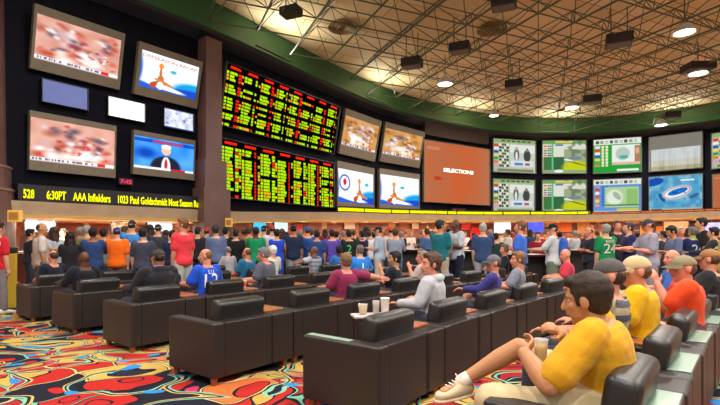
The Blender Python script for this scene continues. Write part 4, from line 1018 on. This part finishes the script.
        g = Geo(); g.ell(hp(0, .097, -.058), (.022 * hs, .006 * hs, .0045 * hs), Mh); g.ell(hp(0, .095, -.067), (.019 * hs, .007 * hs, .005 * hs), Mh); me_ = bpy.data.meshes.new('lips'); me_.from_pydata(g.v, [], g.f); link('lips', me_, t, mat('lips', '#a85c50', .5))
    if glasses:
        b2 = bmesh.new()
        for sd in (-1, 1):
            bmesh.ops.create_cone(b2, segments=16, radius1=.022, radius2=.022, depth=.006, cap_ends=True, matrix=Matrix.Translation(hp(.032 * sd, .108, .004)) @ Mh.to_4x4() @ Matrix.Rotation(math.pi / 2, 4, 'X')); cyl(b2, hp(.055 * sd, .104, .008), hp(.084 * sd, -.01, .004), .0025, n=6)
        cyl(b2, hp(-.01, .110, .008), hp(.01, .110, .008), .003, n=6); bm_obj('glasses', b2, mat('glasses_dark', '#14110f', .15), t)
    t['_sh'] = 0; del t['_sh']
    return t, dict(J=J, L=L, hip=hip, up=up, R=R, Fw=Fw, hc=hc, Rz=Rz, pos=pos, hp=hp)
# ================================================================== the crowd
def st(label, x, y, Z, face, **k):
    H = CH + (HZ - y) * Z / F + (.0 if k.get('hat') or k.get('hair') == 'none' else -.01)
    k.setdefault('H', min(max(H, 1.5), 1.98)); return person(label, x, Z, face, **k)
def rowpos(r, x, fwd=.48, z=None):
    best = None
    for j in range(NS[r]):
        for i in range(21):
            q, an = seat_pos(r, j, i * .05 * 1.05, fwd); d = abs((q.x / q.y) * F + CX - x)
            if best is None or d < best[0]: best = (d, q, an)
    return best[1], best[2]
def se(label, r, x, y, turn=0, fwd=.50, **k):
    q, an = rowpos(r, x, fwd); k.setdefault('lean', -.12); k.setdefault('arms', ('rest', 'rest'))
    hz = CH + (HZ - y) * q.y / F; hz = min(max(hz, 1.17), 1.42)
    return person(label, x, q.y, math.degrees(an) + 90 + turn, pose='sit', loc=(q.x, q.y, 0), headz=hz, **k)

# --- standing, left to right
st('person in a red jersey at the far left edge by the yellow bin', -2, 221, 8.6, 70, shirt='#c81e2c', arms=('hang', 'hang'), pants='#7c7478', sleeve='short', panel=('#f0ece8', .37, .43, .19), hcol='#1e1612')
st('tall man in cream t-shirt facing right at the left', 41, 221.5, 9.6, 40, shirt='#cfc4bc', arms=('fwd', 'hang'), pants='#6a5a50', hair='thin', hcol='#3a2c24', skin='t', big=1.08, head=(-25, 0))
st('woman with dark hair in pale grey top beside the cream t-shirt man', 54, 226, 10.2, 150, shirt='#a8b4c4', arms=('paper', 'paper'), hair='long', hcol='#3a2218', woman=True, pants='#90a0b8')
st('dark-haired woman in black raising her hand at the left', 70, 236, 9.4, 120, H=1.55, shirt='#221f24', arms=('up', 'fwd'), hair='long', hcol='#1a1210', woman=True, pants='#282428', head=(20, 0))
st('grey-haired man just left of the woman in navy blue', 87, 224, 11.2, 100, shirt='#8a7c5c', hcol='#9a948e')
st('dark-haired person in grey green between navy woman and orange shirt', 104, 228, 11, 80, shirt='#788070', hcol='#1c1614', hair='full')
st('woman in navy blue top with a mass of black hair', 93, 226.5, 9.7, 110, shirt='#27406f', hair='full', hcol='#1a1416', woman=True, big=1.2, pants='#1c2c58', arms=('fwd', 'fwd'), skin='m')
st('man in bright orange shirt and blue cap', 117, 226, 9.9, 95, shirt='#ef6a10', hat='#2a3a90', pants='#5a5048', big=1.1, arms=('fwd', 'hang'), head=(35, -5))
st('man in blue shirt with white chest stripe', 132, 219, 10.6, 100, shirt='#3c86cc', hat='#262a38', pants='#2c3448', big=1.15, arms=('fwd', 'hip'), panel=('#e4ecf2', .22, .33, .2))
st('man in charcoal t-shirt in front of the blue and white striped shirt', 143, 226.5, 9.3, 100, shirt='#3e3f50', hcol='#18161a', pants='#2c4878', big=1.05)
st('man in black cap and dark shirt left of the red t-shirt man', 158, 223, 11.6, 100, shirt='#3a3c42', hat='#2c2a30', arms=('fwd', 'hang'))
st('man in grey t-shirt partly behind the black-capped man', 166, 229, 12.4, 90, shirt='#86888a', hcol='#2a2220')
st('person in dark navy t-shirt right beside the red t-shirt man', 172.5, 229, 10.8, 100, shirt='#1c2848', hcol='#1c1614', pants='#202430')
st('tall man in red t-shirt and pale plaid shorts looking left', 183, 217, 9.3, 150, shirt='#e23c46', legs='short', pants='#b4b6b0', hcol='#6e4628', arms=('hang', 'hang'), skin='r', head=(45, 0), big=1.02)
st('person in dark top just right of the red t-shirt', 198, 226, 12.4, 70, shirt='#282830', hcol='#2a1c16', arms=('paper', 'paper'))
st('person in red cap and black shirt', 207, 226.5, 12.6, 90, shirt='#1e1c22', hat='#c82030')
st('man in slate blue long-sleeved shirt seen from behind', 216, 224, 11.2, 95, shirt='#5c6c92', sleeve='long', hcol='#2c2c34', pants='#23273a', arms=('paper', 'hang'), hair='full', big=1.06)
st('man in black t-shirt behind the slate blue shirt', 226, 226, 12.6, 70, shirt='#202026', hcol='#181414')
st('person in black top left of the navy football jersey', 236, 228.5, 12.2, 90, shirt='#1c1e1e', hcol='#241a16', big=1.1)
st('bald man in navy football jersey with white shoulders', 244, 227, 12.7, 80, shirt='#222a4c', hair='thin', hcol='#38302c', panel=('#d8dce4', .34, .42, .18), skin='m')
st('man in emerald green shirt', 256, 226, 11.9, 110, shirt='#108a58', hcol='#241c18', skin='d', pants='#22352c', arms=('fwd', 'hang'))
st('person in cream top and dark cap left of the blue tank jersey', 264, 224.5, 13, 80, shirt='#cdd0c8', hat='#1c2030')
st('person in white sleeves and red cap', 272, 224, 12.6, 110, shirt='#cfd2da', sleeve='long', hat='#b82434', arms=('fwd', 'fwd'))
st('person in royal blue sleeveless jersey', 277, 228, 12, 95, shirt='#2048c8', sleeve='none', hcol='#241812', arms=('fwd', 'fwd'), pants='#2448b8')
st('woman in rust coloured top', 282, 228, 12.6, 90, shirt='#a8564c', sleeve='none', hair='long', hcol='#48281c', woman=True, pants='#58604c')
st('man in dark navy t-shirt and pale grey shorts from behind', 293.5, 224, 12.4, 95, shirt='#222e4a', hat='#1e2436', hatback=True, pants='#a6a8ac', legs='short', skin='t', big=1.08)
st('man in blue shirt and bright blue cap', 308, 226, 12.8, 92, shirt='#24509e', hat='#2450b4', pants='#283858', big=1.05)
st('man in indigo blue t-shirt right of the blue cap', 317, 229, 12, 92, shirt='#2a4482', hcol='#221c1c', pants='#2c3c60', skin='t')
st('man in purple t-shirt and tan shorts', 332, 228.5, 12.2, 100, shirt='#5e48a4', hcol='#241c1e', pants='#c4b29c', legs='short', arms=('hang', 'fwd'), big=1.06)
st('person in black jersey with pale green number', 349, 229, 12.4, 95, shirt='#1c2822', hcol='#20201e', number='2', ncol='#60c070', big=1.15, hair='full')
st('person in dark navy and red top', 362, 230, 13.4, 130, shirt='#1e2444', hcol='#1c1618', collar='#a82040')
st('person in white football jersey behind pale shirt man', 369, 229, 13.6, 80, shirt='#e0dce0', hcol='#38302c', arms=('fwd', 'fwd'))
st('man in pale blue-grey shirt and black cap facing left', 379, 225.5, 12.2, 165, shirt='#a8bacb', hat='#20242c', arms=('paper', 'paper'), pants='#b8b4b0', big=1.1)
st('person in red headgear behind the long grey shirt man', 391, 226, 13.6, 90, shirt='#d8c8c0', hat='#e03818')
st('man in long-sleeved grey shirt reaching down to the right', 395, 227.5, 12.2, 75, shirt='#8a92a8', sleeve='long', hcol='#4a342a', arms=('fwd', 'fwd'), pants='#4c6490', lean=.12, big=1.1, hair='full')
st('man in teal shirt and khaki trousers facing right', 440, 219, 10.8, 50, shirt='#176874', hcol='#1e2028', hair='full', arms=('fwd', 'paper'), pants='#b4a488', skin='t', big=1.12, head=(-30, 0))
st('tall dark-skinned man in white t-shirt with round print', 456, 218.5, 11.2, 205, shirt='#b8bcc6', skin='d', hair='none', arms=('paper', 'paper'), pants='#20283c', big=1.18)
st('grey-haired man in navy t-shirt right of the white t-shirt man', 483, 222, 11, 75, shirt='#344870', hcol='#a4a29c', arms=('hang', 'fwd'), pants='#a4a4b0', big=1.1)
st('person in dark green behind the navy t-shirt man', 496, 232, 12.5, 80, shirt='#283c38', hcol='#1e1c1a')
st('man in royal blue t-shirt and beige trousers with arms folded', 520, 220, 10, 155, shirt='#3d6cd4', hcol='#6a4a38', arms=('cross', 'cross'), pants='#c2b09c', skin='r', big=1.06, head=(10, 5), hair='full')
st('person in maroon jersey at the dark red table', 538, 231, 13, 250, shirt='#8c1c30', hcol='#282020', arms=('paper', 'paper'))
bp = st('man in pale grey t-shirt and black cap wearing a blue backpack', 553, 222.5, 9.9, 150, shirt='#c4c8ca', hat='#181820', arms=('fwd', 'fwd'), legs='short', pants='#6c7460', skin='l', head=(30, 5), big=1.1)
st('man in black t-shirt with arms raised left of the green jersey', 589, 226, 11.4, 190, shirt='#242a36', hair='thin', hcol='#2c2422', arms=('cross', 'cross'), pants='#2c2c34', skin='r')
st('grey-haired man in green and white jersey number 24', 606, 223, 10.2, 100, shirt='#118048', number='24', ncol='#e8c8c8', ntext='REVIS', hcol='#8a8c88', pants='#3c4048', big=1.12, arms=('hang', 'fwd'))
st('man in black between green jersey and navy jersey', 617, 219.5, 11.4, 265, shirt='#2a2c38', hcol='#5a3c2c', arms=('paper', 'paper'), skin='r', pants='#242a3c')
st('man in navy football jersey facing right of the green jersey', 629, 221, 10.4, 170, shirt='#28245a', hcol='#3c3034', arms=('paper', 'paper'), panel=('#c8c8d8', .33, .42, .19), pants='#1e2858', big=1.1, number='2', ncol='#d89aa0')
st('tall man in plain grey t-shirt and dark cap walking left', 649, 217.5, 8.9, 170, shirt='#9a96aa', hat='#383c44', arms=('paper', 'fwd'), pants='#8c8898', skin='r', big=1.08)
st('dark-haired man in blue-grey t-shirt looking down', 674, 224, 9.9, 175, shirt='#626c90', hcol='#16161a', hair='full', arms=('paper', 'paper'), head=(0, -25), skin='t', pants='#30343c')
st('person in grey with light hair behind the blue-grey t-shirt man', 664, 230, 12.5, 120, shirt='#383c40', hcol='#1c1a1c')
st('older person with pale hair near the right edge', 681, 226, 12, 250, shirt='#8a7c88', hcol='#c8b0a0', skin='r')
st('person in navy jersey number 24 with neon green trim', 693, 226, 11, 100, shirt='#202c5c', number='24', ncol='#c8d0d8', collar='#58e030', hcol='#6a6460', arms=('fwd', 'fwd'), pants='#1c2440', big=1.1)
st('tall dark-haired man in black shirt near the right edge', 702, 216.5, 11, 160, shirt='#2c2624', hcol='#1c1414', hair='full', skin='l', pants='#242020')
st('person in black and white jacket at the right edge', 714, 226, 9.8, 140, shirt='#2e3436', sleeve='long', hcol='#141214', hair='full', panel=('#b8bcbc', .30, .36, .2), arms=('fwd', 'hang'), big=1.1)
st('person in tan yellow top cut by the right edge', 727, 224, 8.6, 120, shirt='#b89a4c', sleeve='long', hcol='#2c2018')

# blue backpack on the man in the pale t-shirt
t0, d_ = bp; up, R, Fw, hip = d_['up'], d_['R'], d_['Fw'], d_['hip']
q = t0.matrix_basis @ Vector((0, 0, 0)); t = empty('backpack', t0.location, t0.rotation_euler.z, label='blue backpack on the back of the man in pale grey', cat='backpack')
g = Geo(); c = hip + up * .27 - Fw * .21
g.loft([(c - up * .22, R * .13, Fw * .05), (c - up * .2, R * .155, Fw * .085), (c, R * .165, Fw * .10), (c + up * .15, R * .15, Fw * .085), (c + up * .22, R * .10, Fw * .05)], 20)
link('pack_body', g.bake('pack_body', .012, 2, disp=.01), t, cloth_mat('#2c58b0'))
g = Geo(); c2 = c - Fw * .10 - up * .08; g.loft([(c2 - up * .09, R * .09, Fw * .02), (c2, R * .12, Fw * .035), (c2 + up * .09, R * .10, Fw * .02)], 16); link('front_pocket', g.bake('front_pocket', .01, 1), t, cloth_mat('#24488e'))
for sd in (-1, 1):
    g = Geo(); a = c + up * .2 + R * .1 * sd + Fw * .08; b = hip + up * .50 + R * .11 * sd; e = hip + up * .36 + R * .12 * sd + Fw * .15
    g.cap(a, b, .022, .022, flat=.4, wide=R); g.cap(b, e, .022, .022, flat=.4, wide=R); g.cap(e, hip + up * .12 + R * .17 * sd + Fw * .05, .02, .016, flat=.4, wide=R); link('strap', g.bake('strap', .01, 0), t, cloth_mat('#1c3870'))

# --- seated, row by row
se('man with dark hair in navy t-shirt sunk in the leftmost armchair', 5, 50, 258, turn=18, shirt='#1d2334', hair='thin', hcol='#3a2c26', skin='r', big=1.1, lean=-.2, arms=('lap', 'lap'))
se('bald dark-skinned man in black jacket in a left armchair', 4, 84, 253, shirt='#1c1d26', sleeve='long', hair='none', skin='d', big=1.2)
se('large man in black hooded jacket and black cap', 3, 154, 249, shirt='#26252b', sleeve='long', hood=True, hat='#3c3836', collar='#8e84c8', hcol='#1e1a1a', skin='m', big=1.45)
se('bald man in bright blue football jersey looking left', 3, 207, 249, turn=2, shirt='#1f50c8', number='12', ncol='#e8ecf4', ntext='LLL', hair='thin', hcol='#7a5440', skin='r', head=(45, 0), lean=.05, big=1.12)
se('person in pale grey sweater slumped behind the teal shirt man', 5, 240, 247, shirt='#9b9ca4', sleeve='long', hcol='#6a6460', hair='thin', lean=.1)
se('man in teal blue shirt with thinning hair', 4, 244, 248.5, turn=10, shirt='#246a92', hair='thin', hcol='#5a4030', skin='r', big=1.15, arms=('lap', 'rest'))
se('grey-haired man in dark grey shirt leaning left', 3, 266, 248, turn=22, shirt='#565766', hcol='#6e6c6c', hair='full', head=(25, -12), lean=.12, big=1.25, arms=('rest', 'lap'), skin='r')
se('white-haired person in cream sweater', 4, 271, 246, shirt='#cdd0c4', sleeve='long', hcol='#dcdad4', hair='full', big=1.05)
se('man in grey and white patterned shirt with brown scalp', 4, 312, 247, shirt='#aab0bc', hair='thin', hcol='#6a4a3c', skin='m', stripes='#7c8698', arms=('out', 'rest'))
se('young person in blue shirt with dark face turned right', 4, 339, 246.5, turn=-40, shirt='#3878c8', skin='d', hcol='#161212', head=(-40, 0), big=.9)
se('man in maroon t-shirt with arm stretched along the armchair', 2, 345, 257, turn=-20, shirt='#8a2c50', hcol='#7a5a40', hair='full', skin='r', arms=('rest', 'out'), big=1.15, lean=-.05)
se('person in bright sky blue jersey number 1', 3, 360, 245, turn=-25, shirt='#2f80dc', number='1', ncol='#e0f0ff', hcol='#6c6258', big=1.15, lean=.1)
se('dark-haired man in black-navy shirt lifting his hand to his mouth', 2, 390, 258, turn=18, shirt='#1e2230', hcol='#1a1614', hair='full', skin='t', head=(35, 0), arms=('chin', 'rest'), big=1.1)
se('man in pinkish grey with hand at his face behind the pale hoodie', 2, 418, 256, turn=20, shirt='#c0b0a8', skin='r', hcol='#8a7464', arms=('chin', 'lap'), head=(20, 0))
se('man in pale grey hoodie with brown hair looking left', 1, 430, 254.5, turn=12, fwd=.52, shirt='#b2b2b8', sleeve='long', hood=True, hsc=1.1, hcol='#4c3424', hair='full', skin='r', head=(42, 0), big=1.2, lean=.02, panel=('#b2b2b8', .1, .12, .02))
se('person in grey cap and indigo long-sleeved top', 1, 487, 262.5, turn=18, shirt='#3c3a80', sleeve='long', hat='#66646e', hcol='#5a4028', skin='r', head=(30, 0), arms=('fwd', 'lap'), big=1.05)
se('man with brown hair in grey t-shirt right of the grey-capped person', 1, 512, 253, turn=14, shirt='#7e818f', hcol='#7a5636', hair='full', skin='r', head=(30, 0), big=1.05)
se('brown-haired person in dark shirt behind the grey t-shirt man', 2, 500, 244, turn=30, shirt='#20242c', hcol='#6a5038', hair='full', skin='r', head=(30, 0))
se('bald man in crimson shirt looking left', 1, 566, 249.5, turn=20, shirt='#c03448', hair='none', skin='r', head=(30, -8), big=1.15, lean=.02)
se('man in striped shirt and dark patterned cap behind the foreground man', 0, 597, 257, fwd=.62, shirt='#b8a884', stripes='#50525c', hat='#54504e', hcol='#3a2c22', big=1.2, hsc=1.15, nk=.04, skin='r', head=(25, 0))
se('man in yellow t-shirt and tan cap', 0, 633, 254.5, turn=8, fwd=.5, shirt='#dcaa0c', hat='#c4ac84', hcol='#5c4030', skin='r', head=(28, 0), big=1.36, hsc=1.16, nk=.04, lean=.0)
se('man in orange t-shirt and khaki cap with hand at his mouth', 0, 681, 255, turn=16, fwd=.30, shirt='#e2481c', hat='#8c8064', hcol='#5c4030', skin='r', head=(22, 0), big=1.42, hsc=1.14, nk=.04, arms=('up', 'lap'), lean=.0)
se('bald sunburnt man in blue behind the orange t-shirt', 0, 664, 249.5, turn=20, fwd=.70, shirt='#3458a0', hair='none', skin='r', head=(30, 0))
se('man in black vest and brown cap near the right edge', 0, 701, 249, fwd=.30, shirt='#222226', hat='#9a6c44', hcol='#4c3424', big=1.4, hsc=1.1, skin='r')

# --- man in the foreground armchair
q0, an0 = seat_pos(0, 0, .49, .33)
MM = person('man in golden yellow t-shirt with crossed legs in the nearest armchair', 585, q0.y, 147, H=1.78, pose='sit', loc=(q0.x, q0.y, 0), headz=1.225, lean=.20, hsc=1.16, nk=.018, shirt='#d29a1c', legs='short', pants='#c8b48c', skin='t',
    hair='full', hcol='#2e2013', head=(-4, -10), big=1.38, shl=.66, hairdisp=.006, voxel=.0065, near=True, shoes='#cdbb98',
    armpts=((at(549, 386, 2.22), at(524, 353, 2.40), at(537, 338, 2.5), .55), (at(577, 362, 2.85), at(562, 334, 2.78), at(549, 324, 2.74), .62)),
    legpts=((at(487, 400, 2.42), at(468, 470, 2.62), at(430, 473, 2.9)), (at(519, 347, 2.78), at(462, 381, 2.80), at(412, 391, 2.66))))
tm, dm = MM
sh, el, wr = dm['J'][-1]; d = (wr - el).normalized(); g = Geo()
bm = bmesh.new(); cyl(bm, wr - d * .035, wr - d * .015, .034, .032, 20, False); bmesh.ops.solidify(bm, geom=bm.faces[:], thickness=.004); bm_obj('bracelet', bm, mat('bracelet_silver', '#b8b4c8', .25, metal=.7), tm, smooth=True)
c_ = at(541, 361, 2.5); cup((c_.x, c_.y, c_.z), .12, .03, .037, clear, 'clear cup of yellow drink held by the foreground man', beer)

# --- clerks behind the counters and the far crowd
CK = [(64, 230, '#e8e4d8'), (300, 228, '#d8d4d0'), (356, 226, '#20282c'), (384, 229, '#e8e4e0'), (406, 226, '#dcdcd8'), (411, 228, '#e4e0dc'), (421, 227, '#30343a'), (431, 230, '#c8a098'), (465, 226, '#f0e8e4'), (474, 229, '#d03030'), (505, 229, '#d8d4d0'), (512, 228, '#b0382c'), (545, 228, '#a02434'), (572, 228, '#e0c8a8'), (582, 229, '#8a3c2c'), (598, 228, '#e8dccc')]
for i, (x, y, c) in enumerate(CK):
    Z = curve_at(arc_of_px(x, -2.3), -2.3)[0].y; Z = min(Z, 24)
    person('small distant clerk behind the betting counter', x, Z, 265 + (i * 37) % 40 - 20, H=1.72 + .03 * (i % 3), shirt=c, hcol=['#241c18', '#3a2a20', '#8a8078'][i % 3], skin='lrtd'[i % 4], arms=('paper', 'paper'), group='clerks behind the counters', voxel=.024)
XS = [30, 80, 125, 150, 190, 232, 249, 268, 287, 300, 311, 325, 337, 343, 354, 366, 373, 401, 427, 449, 474, 490, 508, 530, 560, 575, 597, 611, 637, 658, 669, 688, 709]
CL = ['#2a2c34', '#7c3030', '#c8c4c0', '#2c4068', '#3c4440', '#b0b4bc', '#8a6a3c', '#1e1c22', '#4a6a9a', '#d8d0c4']
for i, x in enumerate(XS):
    Z0 = curve_at(arc_of_px(x, 0), 0)[0].y; Z = min(Z0 - .6, [14.8, 16.6, 18.6][i % 3] + (0 if x > 280 else -2.2)); Z = max(Z, 11.2)
    person('small distant person in the crowd before the betting counters', x, Z, 80 + (i * 53) % 90 - 30, H=1.66 + .05 * (i % 4), shirt=CL[i % 10], hcol=['#1c1614', '#2c2018', '#4a3424', '#8a8480'][(i * 3) % 4], hair=['short', 'full', 'short', 'long'][i % 4], skin='ltrm'[(i * 5) % 4],
           arms=[('hang', 'hang'), ('paper', 'paper'), ('fwd', 'hang')][i % 3], group='far crowd before the counters', voxel=.022, big=1 + .05 * (i % 3))
# ================================================================== lights, world, camera
for i, s in enumerate(np.linspace(5, ARC[-1] - 6, 11)):   # added uplights along the cornice, put in to brighten the ceiling deck
    p, n = curve_at(s, .47); t = empty('added_uplight', (p.x, p.y, TOP + .12), math.atan2(n.y, n.x), label='slim added uplight on the green cornice, brightening the ceiling', cat='added uplight', group='added uplights on the cornice')
    bm = bmesh.new(); box(bm, -.05, .05, -.9, .9, -.03, .0, .005); bm_obj('housing', bm, greend, t)
    bm = bmesh.new(); box(bm, -.03, .03, -.85, .85, .001, .01); bm_obj('tube', bm, emat('uplight_glow', '#ffe8c0', 1.5), t)
    l = light_area('uplight_fill', (.1, 0, .03), .3, UPLIGHT, (1, .93, .78), shape='RECTANGLE', size_y=1.8); l.parent = t; l.rotation_euler = (0, math.radians(240), 0)
w = bpy.data.worlds.new('hall_light'); bpy.context.scene.world = w; w.use_nodes = True
w.node_tree.nodes['Background'].inputs[0].default_value = (.98, .95, .93, 1); w.node_tree.nodes['Background'].inputs[1].default_value = WORLD
cd = bpy.data.cameras.new('camera'); cam = bpy.data.objects.new('camera', cd); C.objects.link(cam)
cam.location = (0, 0, CH); cam.rotation_euler = (math.pi / 2, 0, 0); cd.sensor_width = 36; cd.lens = 36 * F / 720; cd.shift_y = (HZ - 202.5) / 720; cd.clip_start = .02; cd.clip_end = 200
sc = bpy.context.scene; sc.camera = cam
sc.view_settings.view_transform = 'Standard'; sc.view_settings.look = 'None'; sc.view_settings.exposure = EXPO; sc.view_settings.gamma = 1; sc.view_settings.use_curve_mapping = False
